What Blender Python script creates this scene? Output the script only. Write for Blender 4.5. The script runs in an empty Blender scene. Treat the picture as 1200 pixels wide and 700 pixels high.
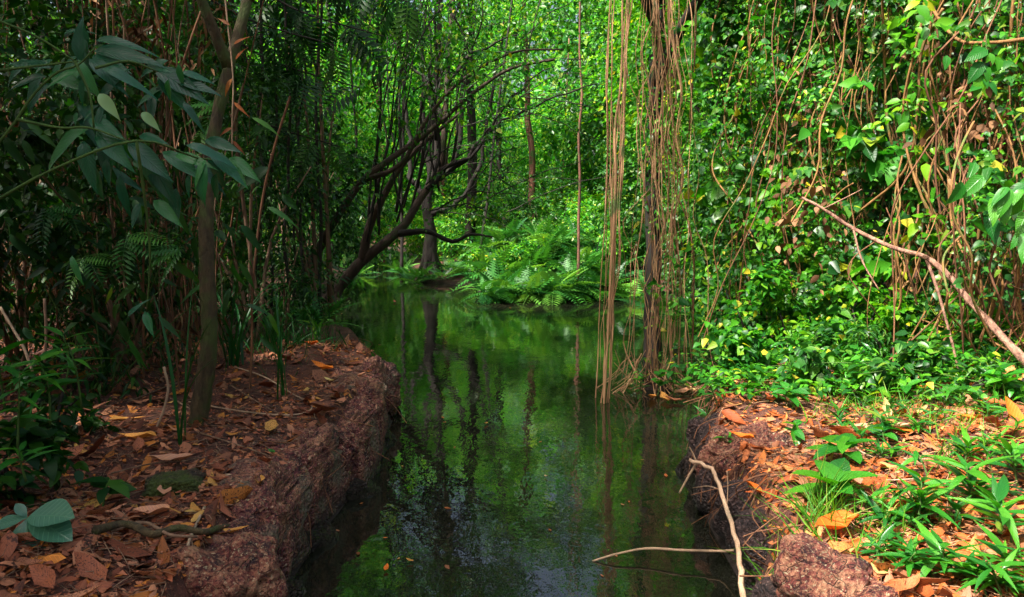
import bpy, math, random
import numpy as np
from mathutils import Matrix, Vector, noise as mnoise

sc = bpy.context.scene
COL = sc.collection
# ------------------------------------------------------------------ camera
F = 900.0; CX, CY = 600.0, 350.0; PITCH = math.radians(6.3); CAMZ = 1.6
cam = bpy.data.cameras.new("camera"); cam.sensor_width = 36; cam.lens = 36 * F / 1200
cam.clip_start = 0.05; cam.clip_end = 400
camo = bpy.data.objects.new("camera", cam); COL.objects.link(camo)
camo.location = (0, 0, CAMZ); camo.rotation_euler = (math.pi / 2 - PITCH, 0, 0)
sc.camera = camo
# ------------------------------------------------------------------ light
SUN_EL, SUN_AZ = math.radians(56), math.radians(-128)     # azimuth measured from +Y towards +X
w = bpy.data.worlds.new("World"); sc.world = w; w.use_nodes = True
nt = w.node_tree; nt.nodes.clear()
sky = nt.nodes.new('ShaderNodeTexSky'); sky.sky_type = 'NISHITA'; sky.sun_disc = False
sky.sun_elevation = SUN_EL; sky.sun_rotation = SUN_AZ; sky.dust_density = 10.0; sky.air_density = 1.0; sky.ozone_density = 1.0
bg = nt.nodes.new('ShaderNodeBackground'); bg.inputs['Strength'].default_value = 0.11
wo = nt.nodes.new('ShaderNodeOutputWorld')
nt.links.new(sky.outputs[0], bg.inputs[0]); nt.links.new(bg.outputs[0], wo.inputs[0])
sl = bpy.data.lights.new("sun", 'SUN'); sl.energy = 4.4; sl.angle = math.radians(2.0); sl.color = (1.0, 0.95, 0.85)
so = bpy.data.objects.new("sun", sl); COL.objects.link(so)
sd = Vector((math.sin(SUN_AZ) * math.cos(SUN_EL), math.cos(SUN_AZ) * math.cos(SUN_EL), math.sin(SUN_EL)))
so.rotation_euler = sd.to_track_quat('Z', 'Y').to_euler(); so.location = (0, -5, 30)
sc.view_settings.view_transform = 'Standard'; sc.view_settings.look = 'None'
sc.view_settings.exposure = 1.62; sc.view_settings.gamma = 1.0
sc.cycles.max_bounces = 8; sc.cycles.transparent_max_bounces = 4; sc.cycles.diffuse_bounces = 4
sc.cycles.glossy_bounces = 3; sc.cycles.transmission_bounces = 3
sc.cycles.caustics_reflective = False; sc.cycles.caustics_refractive = False

# ------------------------------------------------------------------ picture <-> place
_c, _s = math.cos(PITCH), math.sin(PITCH)
def ray(px, py):
    u = (px - CX) / F; v = (CY - py) / F
    return Vector((u, _c + v * _s, -_s + v * _c))
def P(px, py, z=0.0):
    r = ray(px, py); t = (z - CAMZ) / r.z
    return Vector((r.x * t, r.y * t, z))
def D(px, py, d):
    r = ray(px, py); t = d / r.y
    return Vector((r.x * t, d, CAMZ + r.z * t))
def pix(p):
    x, y, z = p[0], p[1], p[2] - CAMZ
    f = y * _c - z * _s; u = y * _s + z * _c
    if f < 0.05: return (-9999, -9999)
    return (CX + F * x / f, CY - F * u / f)
def rg(seed): return np.random.default_rng(seed)

# ------------------------------------------------------------------ tagging
def tag(o, label=None, cat=None, group=None, kind=None):
    if label: o['label'] = label
    if cat: o['category'] = cat
    if group: o['group'] = group
    if kind: o['kind'] = kind
    return o
def empty(name, loc, label, cat, group=None):
    o = bpy.data.objects.new(name, None); COL.objects.link(o); o.location = loc
    o.empty_display_size = 0.1
    return tag(o, label, cat, group)
def link(name, me, parent=None, mat=None, loc=None):
    o = bpy.data.objects.new(name, me); COL.objects.link(o)
    if mat is not None and len(me.materials) == 0: me.materials.append(mat)
    if parent is not None: o.parent = parent
    if loc is not None: o.location = loc
    return o
def place_name(p):
    x, y = pix(p)
    if x < 110: return "at the far left edge"
    if x < 225: return "left of the slim trunk"
    if x < 330: return "behind the slim trunk"
    if x < 400: return "behind the leaning trunks"
    if x < 480: return "left of the dark tree"
    if x < 560: return "around the dark tree across the creek"
    if x < 640: return "above the left fern bank"
    if x < 710: return "above the right fern bank"
    if x < 820: return "behind the hanging roots"
    if x < 920: return "right of the hanging roots"
    if x < 1010: return "over the fallen branch tip"
    if x < 1100: return "over the fallen branch"
    if x < 1200: return "beside the right edge of the view"
    return "beyond the right edge"

# ------------------------------------------------------------------ mesh helpers
def new_mesh(name, V, Q=None, T=None, tint=None, luv=None, smooth=True):
    V = np.asarray(V, dtype=np.float32)
    Q = np.zeros((0, 4), np.int32) if Q is None or len(Q) == 0 else np.asarray(Q, np.int32)
    T = np.zeros((0, 3), np.int32) if T is None or len(T) == 0 else np.asarray(T, np.int32)
    me = bpy.data.meshes.new(name)
    me.vertices.add(len(V)); me.vertices.foreach_set('co', V.ravel())
    nl = Q.size + T.size
    me.loops.add(nl); me.loops.foreach_set('vertex_index', np.concatenate([Q.ravel(), T.ravel()]))
    npoly = len(Q) + len(T); me.polygons.add(npoly)
    st = np.concatenate([np.arange(len(Q)) * 4, Q.size + np.arange(len(T)) * 3]).astype(np.int32)
    me.polygons.foreach_set('loop_start', st)
    me.polygons.foreach_set('use_smooth', np.full(npoly, smooth, dtype=bool))
    if tint is not None:
        a = me.attributes.new('tint', 'FLOAT', 'POINT'); a.data.foreach_set('value', np.asarray(tint, np.float32))
    if luv is not None:
        a = me.attributes.new('luv', 'FLOAT_VECTOR', 'POINT'); a.data.foreach_set('vector', np.asarray(luv, np.float32).ravel())
    me.update(calc_edges=True)
    return me

class MB:
    def __init__(s): s.V = []; s.Q = []; s.T = []; s.t = []; s.n = 0
    def add(s, V, Q=None, T=None, tint=0.0):
        V = np.asarray(V, dtype=float)
        s.V.append(V); s.t.append(np.full(len(V), tint) if np.isscalar(tint) else tint)
        if Q is not None and len(Q): s.Q.append(np.asarray(Q) + s.n)
        if T is not None and len(T): s.T.append(np.asarray(T) + s.n)
        s.n += len(V)
    def tube(s, pts, rad, n=6, cap=True, wob=0.0, r=None, tint=0.0):
        pts = np.asarray([tuple(p) for p in pts], float); m = len(pts)
        rad = np.full(m, rad) if np.isscalar(rad) else np.asarray(rad, float)
        t = np.gradient(pts, axis=0); t /= (np.linalg.norm(t, axis=1)[:, None] + 1e-9)
        ref = np.array([0, 0, 1.0]) if abs(t[:, 2]).mean() < 0.8 else np.array([1.0, 0, 0])
        a = np.cross(t, ref); a /= (np.linalg.norm(a, axis=1)[:, None] + 1e-9)
        b = np.cross(t, a)
        th = np.arange(n) / n * 2 * np.pi
        R = rad[:, None] * np.ones((1, n))
        if wob and r is not None: R = R * (1 + r.uniform(-wob, wob, (m, n)))
        V = pts[:, None, :] + R[:, :, None] * (a[:, None, :] * np.cos(th)[None, :, None] + b[:, None, :] * np.sin(th)[None, :, None])
        V = V.reshape(-1, 3)
        i = np.arange(m - 1)[:, None]; j = np.arange(n)[None, :]; j2 = (j + 1) % n
        Q = np.stack([i * n + j, i * n + j2, (i + 1) * n + j2, (i + 1) * n + j], -1).reshape(-1, 4)
        T = []
        if cap:
            V = np.vstack([V, pts[0], pts[-1]]); c0 = m * n; c1 = c0 + 1
            for k in range(n):
                T.append((c0, (k + 1) % n, k)); T.append((c1, (m - 1) * n + k, (m - 1) * n + (k + 1) % n))
        s.add(V, Q, T, tint)
    def mesh(s, name):
        return new_mesh(name, np.vstack(s.V), np.vstack(s.Q) if s.Q else None, np.vstack(s.T) if s.T else None, np.concatenate(s.t))
    def build(s, name, mat, parent=None, loc=None):
        return link(name, s.mesh(name), parent, mat, loc)

def smooth_path(pts, k=5):
    """Catmull-Rom through the points"""
    p = [np.array(tuple(q), float) for q in pts]
    p = [2 * p[0] - p[1]] + p + [2 * p[-1] - p[-2]]
    out = []
    for i in range(1, len(p) - 2):
        for j in range(k):
            t = j / k
            out.append(0.5 * ((2 * p[i]) + (-p[i-1] + p[i+1]) * t + (2*p[i-1] - 5*p[i] + 4*p[i+1] - p[i+2]) * t*t + (-p[i-1] + 3*p[i] - 3*p[i+1] + p[i+2]) * t**3))
    out.append(p[-2]); return np.array(out)
def lerp_r(r0, r1, n, pw=1.0): return r0 + (r1 - r0) * (np.linspace(0, 1, n) ** pw)

# leaf templates: verts (n,3) with the stalk end at the origin, +Y along the leaf, +Z up; unit length
def leaf_tpl(width=0.4, rows=4, fold=0.25, droop=0.25, shape='ovate', twist=0.0, wave=0.0):
    ys = np.linspace(0, 1, rows + 1)
    V = [(0, 0, 0)]; uv = [(0, 0, 0)]; Q = []; T = []
    for i in range(1, rows):
        y = ys[i]
        if shape == 'ovate': wv = math.sin(math.pi * y ** 0.75) ** 0.8
        elif shape == 'lance': wv = math.sin(math.pi * y ** 0.7) ** 1.1
        elif shape == 'heart': wv = (1 - y) ** 0.6 * min(1, y * 5 + 0.35) * 1.2
        elif shape == 'obov': wv = math.sin(math.pi * y ** 1.3) ** 0.8
        elif shape == 'fan': wv = y ** 0.9
        else: wv = 1 - y * 0.9
        hw = width * 0.5 * wv; z = -droop * y * y + wave * math.sin(y * 9)
        tw = twist * y
        for sx in (-1, 0, 1):
            xx = sx * hw; zz = abs(sx) * fold * hw
            V.append((xx * math.cos(tw), y, z + zz + xx * math.sin(tw))); uv.append((sx * 0.5 * max(wv, .05), y, 0))
    if shape == 'fan':
        hw = width * 0.5
        base = len(V)
        for sx in (-1, 0, 1):
            V.append((sx * hw, 1.0 - 0.06 * abs(sx), -droop + abs(sx) * fold * hw)); uv.append((sx * 0.5, 1, 0))
        nrow = rows
    else:
        V.append((0, 1, -droop)); uv.append((0, 1, 0)); nrow = rows - 1
    T += [(0, 2, 1), (0, 3, 2)]
    for i in range(nrow - 1):
        a = 1 + i * 3; b = a + 3
        Q += [(a, a + 1, b + 1, b), (a + 1, a + 2, b + 2, b + 1)]
    if shape != 'fan':
        a = 1 + (nrow - 1) * 3; t = len(V) - 1
        T += [(a, a + 1, t), (a + 1, a + 2, t)]
    return np.array(V, float), Q, T, np.array(uv, float)
def merge_tpl(parts):
    """parts: (tpl, Matrix) list"""
    V = []; Q = []; T = []; uv = []; n = 0
    for (v, q, t, u), M in parts:
        A = np.array(M.to_3x3()); o = np.array(M.translation)
        V.append(v @ A.T + o); uv.append(u)
        Q += [tuple(i + n for i in f) for f in q]; T += [tuple(i + n for i in f) for f in t]; n += len(v)
    return np.vstack(V), Q, T, np.vstack(uv)
def palmate_tpl(n=5, spread=60, width=0.28, droop=0.3):
    parts = []
    for k in range(n):
        a = math.radians(-spread + 2 * spread * k / (n - 1)); L = 1 - 0.35 * abs(k - (n - 1) / 2) / ((n - 1) / 2)
        parts.append((leaf_tpl(width, 5, .3, droop, 'obov'), Matrix.Rotation(-a, 4, 'Z') @ Matrix.Diagonal((L, L, L, 1))))
    return merge_tpl(parts)
def pinnate_tpl(n=9, leaflet=0.34, width=0.1, droop=0.3, rows=2, taper=True, ang=62, shape='lance'):
    """a frond: leaflets in pairs on a curved midrib"""
    parts = []
    for k in range(n):
        y = 0.12 + 0.86 * k / n; z = -droop * y * y
        L = leaflet * (math.sin(math.pi * (0.12 + 0.82 * y) ** 0.8) if taper else 1)
        for sx in (-1, 1):
            M = Matrix.Translation((0, y, z)) @ Matrix.Rotation(-sx * math.radians(ang - 18 * y), 4, 'Z') @ Matrix.Rotation(-0.15, 4, 'X') @ Matrix.Diagonal((L, L, L, 1))
            parts.append((leaf_tpl(width / leaflet, rows, .2, .15, shape), M))
    M = Matrix.Translation((0, 0.97, -droop * .94)) @ Matrix.Diagonal((leaflet * .5,) * 3 + (1,))
    parts.append((leaf_tpl(width / leaflet, rows, .2, .2, shape), M))
    v, q, t, u = merge_tpl(parts)
    # midrib strip
    ys = np.linspace(0, 1, 6); m = []; n0 = len(v)
    for y in ys:
        ww = 0.008 * (1.2 - y); z = -droop * y * y + .002
        m += [(-ww, y, z), (ww, y, z)]
    v = np.vstack([v, np.array(m)]); u = np.vstack([u, np.tile([0, .5, 0], (len(m), 1))])
    q = list(q) + [(n0 + 2*i, n0 + 2*i + 1, n0 + 2*i + 3, n0 + 2*i + 2) for i in range(5)]
    return v, q, t, u
DIAMOND = (np.array([(0, 0, 0), (-.24, .42, .05), (0, 1, -.12), (.24, .42, .05)], float), [], [(0, 1, 2), (0, 2, 3)][::-1], np.array([(0, 0, 0), (-.4, .4, 0), (0, 1, 0), (.4, .4, 0)], float))
DIAMOND = (DIAMOND[0], [], [(0, 2, 1), (0, 3, 2)], DIAMOND[3])
SLIM = (np.array([(0, 0, 0), (-.1, .35, .02), (0, 1, -.15), (.1, .35, .02)], float), [], [(0, 2, 1), (0, 3, 2)], DIAMOND[3])
OVATE = leaf_tpl(0.52, 4, .3, .2, 'ovate')
OVATE3 = leaf_tpl(0.5, 3, .3, .2, 'ovate')
HEART = leaf_tpl(0.72, 4, .25, .25, 'heart')
LANCE = leaf_tpl(0.24, 4, .3, .35, 'lance')
BLADE = leaf_tpl(0.05, 5, .4, .45, 'strap')
PINN = pinnate_tpl(7, .36, .12, .35, 2)
FERN = pinnate_tpl(15, .26, .05, .4, 2, ang=78)

def norm(a): return a / (np.linalg.norm(a, axis=-1, keepdims=True) + 1e-9)
def frames(d, n):
    d = norm(d); x = norm(np.cross(d, n)); z = np.cross(x, d)
    return np.stack([x, d, z], -1)         # columns x, y, z
def scatter_mesh(name, tpl, pos, M, s, tint, uv=False):
    v, q, t, u = tpl; N = len(pos); k = len(v)
    V = np.einsum('nij,kj->nki', M, v) * np.asarray(s)[:, None, None] + pos[:, None, :]
    off = (np.arange(N) * k)[:, None, None]
    Q = (np.array(q)[None] + off).reshape(-1, 4) if len(q) else None
    T = (np.array(t)[None] + off).reshape(-1, 3) if len(t) else None
    return new_mesh(name, V.reshape(-1, 3), Q, T, np.repeat(tint, k), np.tile(u, (N, 1)) if uv else None)
def tpl_mesh(name, tpl):
    v, q, t, u = tpl
    return new_mesh(name, v, q, t, np.zeros(len(v)), u)
def sprays(r, start, dirs, L, k, size, droop=0.5, up=1.0, jit=0.5):
    """leaves set alternately along N twigs"""
    N = len(start); dirs = norm(dirs)
    f = (np.arange(k) + 0.5) / k
    sag = np.array([0, 0, -1.0])
    pos = start[:, None, :] + dirs[:, None, :] * (L[:, None] * f[None, :])[:, :, None] + sag * (0.25 * L[:, None] * f[None] ** 2)[:, :, None]
    side = norm(np.cross(dirs, np.array([0, 0, 1.0]) + r.normal(0, .2, (N, 3))))
    sg = np.where(np.arange(k) % 2 == 0, 1.0, -1.0)
    d = dirs[:, None, :] * 0.6 + side[:, None, :] * sg[None, :, None] + sag * droop + r.normal(0, jit * .6, (N, k, 3))
    n = np.array([0, 0, up]) + r.normal(0, jit, (N, k, 3))
    s = np.asarray(size)[:, None] * (1 - 0.25 * np.abs(f - .45) / .5)[None, :] * r.uniform(.6, 1.25, (N, k))
    return pos.reshape(-1, 3), d.reshape(-1, 3), n.reshape(-1, 3), s.reshape(-1)

def emit_leaves(parent, base, pos, d, n, s, tpls, mat, k_obj=0, name='leaf', stuff='foliage', seed=0, tints=None):
    """The k_obj leaves that show largest become leaf objects, the rest one foliage part. tpls: (low tpl, [mesh variants])"""
    r = rg(seed + 991)
    base = np.asarray(tuple(base), float); M = frames(d, n); N = len(pos)
    tint = r.random(N) if tints is None else tints
    idx = np.arange(N); chosen = np.zeros(N, bool)
    if k_obj:
        c = pos - np.array([0, 0, CAMZ]); dist = np.linalg.norm(c, axis=1)
        sz = s / dist
        u = pos[:, 0] / np.maximum(pos[:, 1], .1); vv = (pos[:, 2] - CAMZ) / np.maximum(pos[:, 1], .1)
        vis = (np.abs(u) < .70) & (vv < .30) & (vv > -.56)
        sz = np.where(vis, sz, 0)
        o = np.argsort(-sz)[:k_obj]; o = o[sz[o] > 0]; chosen[o] = True
        for i in o:
            me = tpls[1][int(r.integers(len(tpls[1])))]
            ob = link(name, me, parent, mat)
            m4 = Matrix(M[i].tolist()).to_4x4(); m4 = Matrix.Translation(tuple(pos[i] - base)) @ m4 @ Matrix.Scale(float(s[i]), 4)
            ob.matrix_basis = m4
    rest = ~chosen
    if rest.any():
        me = scatter_mesh(stuff, tpls[0], pos[rest] - base, M[rest], s[rest], tint[rest])
        ob = link(stuff, me, parent, mat); ob['kind'] = 'stuff'
        if parent is None: ob.location = tuple(base)
        return ob

# ------------------------------------------------------------------ materials
def nodes(m):
    m.use_nodes = True; t = m.node_tree; t.nodes.clear(); return t
def N_(t, typ, **kw):
    n = t.nodes.new(typ)
    for k, v in kw.items(): setattr(n, k, v)
    return n
def ramp(t, fac, stops, interp='LINEAR'):
    r = t.nodes.new('ShaderNodeValToRGB'); e = r.color_ramp.elements; r.color_ramp.interpolation = interp
    while len(e) < len(stops): e.new(0.5)
    for i, (p, c) in enumerate(stops): e[i].position = p; e[i].color = (*c, 1)
    t.links.new(fac, r.inputs[0]); return r.outputs[0]
def mix(t, fac, a, b, mode='MIX'):
    m = t.nodes.new('ShaderNodeMix'); m.data_type = 'RGBA'; m.blend_type = mode
    for sock, val in ((m.inputs[0], fac), (m.inputs[6], a), (m.inputs[7], b)):
        if hasattr(val, 'links') or hasattr(val, 'is_linked'): t.links.new(val, sock)
        elif isinstance(val, (int, float)): sock.default_value = val
        else: sock.default_value = (*val, 1)
    return m.outputs[2]
def noise_t(t, scale, detail=3, rough=.55, coord='Object', sc3=None):
    tc = t.nodes.new('ShaderNodeTexCoord'); n = t.nodes.new('ShaderNodeTexNoise')
    n.inputs['Scale'].default_value = scale; n.inputs['Detail'].default_value = detail; n.inputs['Roughness'].default_value = rough
    src = tc.outputs[coord]
    if coord == 'World':
        pass
    if sc3:
        mp = t.nodes.new('ShaderNodeMapping'); mp.inputs['Scale'].default_value = sc3
        t.links.new(src, mp.inputs[0]); src = mp.outputs[0]
    t.links.new(src, n.inputs['Vector']); return n.outputs['Fac']
def bump(t, h, strength=.5, dist=.01):
    b = t.nodes.new('ShaderNodeBump'); b.inputs['Strength'].default_value = strength; b.inputs['Distance'].default_value = dist
    t.links.new(h, b.inputs['Height']); return b.outputs[0]
def leaf_mat(name, stops, rough=.45, transl=.35, veins=False, spots=None, tcol=None, spec=.28):
    m = bpy.data.materials.new(name); t = nodes(m); L = t.links
    at = N_(t, 'ShaderNodeAttribute', attribute_name='tint'); oi = N_(t, 'ShaderNodeObjectInfo')
    ad = N_(t, 'ShaderNodeMath', operation='ADD'); fr = N_(t, 'ShaderNodeMath', operation='FRACT')
    L.new(at.outputs['Fac'], ad.inputs[0]); L.new(oi.outputs['Random'], ad.inputs[1]); L.new(ad.outputs[0], fr.inputs[0])
    col = ramp(t, fr.outputs[0], stops)
    nz = noise_t(t, 3.0, 2)
    col = mix(t, nz, col, mix(t, 1.0, col, (1.25, 1.1, .7), 'MULTIPLY'))
    h = None
    if veins:
        lu = N_(t, 'ShaderNodeAttribute', attribute_name='luv'); sp = N_(t, 'ShaderNodeSeparateXYZ'); L.new(lu.outputs['Vector'], sp.inputs[0])
        ab = N_(t, 'ShaderNodeMath', operation='ABSOLUTE'); L.new(sp.outputs[0], ab.inputs[0])
        a1 = N_(t, 'ShaderNodeMath', operation='MULTIPLY'); L.new(ab.outputs[0], a1.inputs[0]); a1.inputs[1].default_value = -34
        a2 = N_(t, 'ShaderNodeMath', operation='MULTIPLY_ADD'); L.new(sp.outputs[1], a2.inputs[0]); a2.inputs[1].default_value = 62; L.new(a1.outputs[0], a2.inputs[2])
        si = N_(t, 'ShaderNodeMath', operation='SINE'); L.new(a2.outputs[0], si.inputs[0])
        pw = N_(t, 'ShaderNodeMapRange'); L.new(si.outputs[0], pw.inputs[0]); pw.inputs[1].default_value = .72; pw.inputs[2].default_value = 1.0
        mr = N_(t, 'ShaderNodeMapRange'); L.new(ab.outputs[0], mr.inputs[0]); mr.inputs[1].default_value = .035; mr.inputs[2].default_value = .0
        mx = N_(t, 'ShaderNodeMath', operation='MAXIMUM'); L.new(mr.outputs[0], mx.inputs[0]); L.new(pw.outputs[0], mx.inputs[1])
        ms = N_(t, 'ShaderNodeMath', operation='MULTIPLY'); L.new(mx.outputs[0], ms.inputs[0]); ms.inputs[1].default_value = .35
        col = mix(t, ms.outputs[0], col, mix(t, 1.0, col, (2.0, 1.8, 1.6), 'MULTIPLY')); h = mx.outputs[0]
    if spots:
        sn = noise_t(t, spots[0], 4, .7)
        col = mix(t, ramp(t, sn, [(spots[1], (0, 0, 0)), (spots[1] + .06, (1, 1, 1))]), col, spots[2])
    pb = N_(t, 'ShaderNodeBsdfPrincipled'); L.new(col, pb.inputs['Base Color'])
    pb.inputs['Roughness'].default_value = rough; pb.inputs['Specular IOR Level'].default_value = spec
    if h is not None: L.new(bump(t, h, .4, .004), pb.inputs['Normal'])
    tr = N_(t, 'ShaderNodeBsdfTranslucent')
    L.new(mix(t, 1.0, col, tcol or (1.25, 1.5, .35), 'MULTIPLY'), tr.inputs[0])
    ms = N_(t, 'ShaderNodeMixShader'); ms.inputs[0].default_value = transl
    L.new(pb.outputs[0], ms.inputs[1]); L.new(tr.outputs[0], ms.inputs[2])
    out = N_(t, 'ShaderNodeOutputMaterial'); L.new(ms.outputs[0], out.inputs[0]); return m
def bark_mat(name, c0, c1, moss=None, scale=14, stretch=(1, 1, .2), bstr=.7, rough=.85, mossamt=.55):
    m = bpy.data.materials.new(name); t = nodes(m); L = t.links
    n1 = noise_t(t, scale, 5, .65, sc3=stretch); col = ramp(t, n1, [(.3, c0), (.7, c1)])
    if moss:
        n2 = noise_t(t, 5, 3, .6); col = mix(t, ramp(t, n2, [(mossamt, (0, 0, 0)), (mossamt + .12, (1, 1, 1))]), col, moss)
    pb = N_(t, 'ShaderNodeBsdfPrincipled'); L.new(col, pb.inputs['Base Color']); pb.inputs['Roughness'].default_value = rough
    L.new(bump(t, n1, bstr, .03), pb.inputs['Normal'])
    out = N_(t, 'ShaderNodeOutputMaterial'); L.new(pb.outputs[0], out.inputs[0]); return m
def stone_mat(name, dark, mid, light, pale=None, moss=None, scale=9, pit=60):
    m = bpy.data.materials.new(name); t = nodes(m); L = t.links
    n1 = noise_t(t, scale, 7, .78); n2 = noise_t(t, scale * 5, 5, .8)
    col = ramp(t, n1, [(.40, dark), (.50, mid), (.62, light)])
    col = mix(t, ramp(t, n2, [(.50, (0, 0, 0)), (.56, (1, 1, 1))]), col, mix(t, .55, col, light))
    n5 = noise_t(t, scale * 9, 3, .7); col = mix(t, ramp(t, n5, [(.60, (0, 0, 0)), (.64, (1, 1, 1))]), col, tuple(min(.62, c * 1.5 + .06) for c in light))
    col = mix(t, ramp(t, n5, [(.36, (1, 1, 1)), (.42, (0, 0, 0))]), col, dark)
    vo = N_(t, 'ShaderNodeTexVoronoi'); vo.inputs['Scale'].default_value = pit
    tc = N_(t, 'ShaderNodeTexCoord'); L.new(tc.outputs['Object'], vo.inputs['Vector'])
    pitc = ramp(t, vo.outputs['Distance'], [(.0, (.25, .2, .2)), (.42, (1, 1, 1))])
    col = mix(t, .8, col, mix(t, 1.0, col, pitc, 'MULTIPLY'))
    oi = N_(t, 'ShaderNodeObjectInfo'); mrr = N_(t, 'ShaderNodeMapRange'); L.new(oi.outputs['Random'], mrr.inputs[0]); mrr.inputs[3].default_value = .0; mrr.inputs[4].default_value = .6
    col = mix(t, mrr.outputs[0], col, mix(t, 1.0, col, (.62, .60, .72), 'MULTIPLY'))
    ve = N_(t, 'ShaderNodeTexVoronoi'); ve.feature = 'DISTANCE_TO_EDGE'; ve.inputs['Scale'].default_value = 6.5
    wn = N_(t, 'ShaderNodeTexNoise'); wn.inputs['Scale'].default_value = 7; wm = N_(t, 'ShaderNodeMix'); wm.data_type = 'VECTOR'; wm.inputs[0].default_value = .42
    L.new(tc.outputs['Object'], wn.inputs['Vector']); L.new(tc.outputs['Object'], wm.inputs[4]); L.new(wn.outputs['Color'], wm.inputs[5]); L.new(wm.outputs[1], ve.inputs['Vector'])
    crk = ramp(t, ve.outputs['Distance'], [(.0, (.6, .6, .6)), (.022, (0, 0, 0))]); col = mix(t, crk, col, (.012, .006, .006))
    gg_ = N_(t, 'ShaderNodeNewGeometry'); sz_ = N_(t, 'ShaderNodeSeparateXYZ'); L.new(gg_.outputs['Position'], sz_.inputs[0])
    wz = N_(t, 'ShaderNodeMath', operation='MULTIPLY_ADD'); L.new(n1, wz.inputs[0]); wz.inputs[1].default_value = -.22; L.new(sz_.outputs[2], wz.inputs[2])
    wet = N_(t, 'ShaderNodeMapRange'); L.new(wz.outputs[0], wet.inputs[0]); wet.inputs[1].default_value = .03; wet.inputs[2].default_value = -.08
    col = mix(t, wet.outputs[0], col, mix(t, .75, col, (.008, .009, .005)))
    if pale:
        n3 = noise_t(t, 2.6, 5, .75); col = mix(t, ramp(t, n3, [(pale[1], (0, 0, 0)), (pale[1] + .07, (1, 1, 1))]), col, mix(t, n2, pale[0], mid))
    if moss:
        n4 = noise_t(t, 3.7, 4, .7); col = mix(t, ramp(t, n4, [(moss[1], (0, 0, 0)), (moss[1] + .1, (1, 1, 1))]), col, mix(t, n2, moss[0], (.02, .03, .005)))
    pb = N_(t, 'ShaderNodeBsdfPrincipled'); L.new(col, pb.inputs['Base Color']); pb.inputs['Roughness'].default_value = .62
    hh = N_(t, 'ShaderNodeMath', operation='ADD'); L.new(n2, hh.inputs[0]); L.new(vo.outputs['Distance'], hh.inputs[1])
    h2 = N_(t, 'ShaderNodeMath', operation='SUBTRACT'); L.new(hh.outputs[0], h2.inputs[0]); L.new(crk, h2.inputs[1]); rr_w = N_(t, 'ShaderNodeMapRange'); L.new(wet.outputs[0], rr_w.inputs[0]); rr_w.inputs[3].default_value = .62; rr_w.inputs[4].default_value = .22; L.new(rr_w.outputs[0], pb.inputs['Roughness'])
    L.new(bump(t, h2.outputs[0], 1.0, .035), pb.inputs['Normal'])
    out = N_(t, 'ShaderNodeOutputMaterial'); L.new(pb.outputs[0], out.inputs[0]); return m

G = {}
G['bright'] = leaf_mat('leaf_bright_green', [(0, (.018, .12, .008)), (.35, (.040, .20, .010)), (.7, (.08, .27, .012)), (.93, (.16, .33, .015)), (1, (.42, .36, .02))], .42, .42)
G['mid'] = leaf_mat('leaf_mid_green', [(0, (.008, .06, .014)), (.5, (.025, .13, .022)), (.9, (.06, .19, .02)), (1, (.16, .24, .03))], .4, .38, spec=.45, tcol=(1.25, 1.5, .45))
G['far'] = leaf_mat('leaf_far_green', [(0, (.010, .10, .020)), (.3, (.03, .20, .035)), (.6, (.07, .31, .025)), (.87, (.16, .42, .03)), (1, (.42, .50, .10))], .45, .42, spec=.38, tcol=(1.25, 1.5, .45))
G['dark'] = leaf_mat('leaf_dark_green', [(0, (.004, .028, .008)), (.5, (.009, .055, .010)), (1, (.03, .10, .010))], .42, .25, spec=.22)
G['blue'] = leaf_mat('leaf_blue_green', [(0, (.004, .06, .035)), (.6, (.010, .115, .06)), (1, (.03, .18, .05))], .27, .22, veins=True, spec=.5, spots=(45, .66, (.10, .10, .03)))
G['hero'] = leaf_mat('leaf_glossy_green', [(0, (.008, .09, .014)), (.5, (.022, .16, .016)), (1, (.06, .24, .015))], .32, .32, veins=True, spec=.45, spots=(50, .68, (.14, .12, .02)))
G['vine'] = leaf_mat('leaf_vine_green', [(0, (.005, .05, .012)), (.4, (.018, .125, .014)), (.75, (.045, .22, .014)), (.96, (.11, .28, .02)), (1, (.42, .36, .04))], .42, .40, veins=True, spec=.32, tcol=(1.25, 1.5, .45))
G['fern'] = leaf_mat('fern_green', [(0, (.010, .09, .025)), (.6, (.04, .20, .03)), (1, (.12, .32, .05))], .42, .35, spec=.5, tcol=(1.5, 1.3, .6))
G['grass'] = leaf_mat('grass_green', [(0, (.03, .16, .01)), (.6, (.07, .25, .015)), (1, (.22, .26, .05))], .5, .35)
G['strap'] = leaf_mat('strap_leaf_green', [(0, (.006, .05, .012)), (1, (.015, .10, .02))], .4, .25)
G['pale'] = leaf_mat('leaf_pale_underside', [(0, (.20, .40, .22)), (1, (.30, .52, .30))], .5, .3, tcol=(1.1, 1.2, .8))  # paler base colour for two leaves
G['litter_r'] = leaf_mat('dry_leaf_orange', [(0, (.24, .055, .018)), (.25, (.36, .10, .025)), (.45, (.34, .16, .10)), (.65, (.16, .05, .025)), (.88, (.42, .13, .03)), (1, (.46, .29, .13))], .6, .15, veins=True, spots=(26, .55, (.10, .035, .015)), tcol=(1.2, .9, .6), spec=.3)
G['litter_l'] = leaf_mat('dry_leaf_brown', [(0, (.13, .038, .022)), (.35, (.27, .095, .060)), (.55, (.38, .18, .12)), (.8, (.08, .022, .014)), (.95, (.48, .18, .035)), (1, (.42, .28, .10))], .62, .12, veins=True, spots=(26, .54, (.05, .018, .012)), tcol=(1.2, .9, .6), spec=.3)
G['dead'] = leaf_mat('dead_foliage_brown', [(0, (.05, .025, .014)), (.6, (.12, .060, .032)), (1, (.26, .15, .09))], .7, .12, tcol=(1.2, .9, .6), spec=.2)
B = {}
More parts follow.
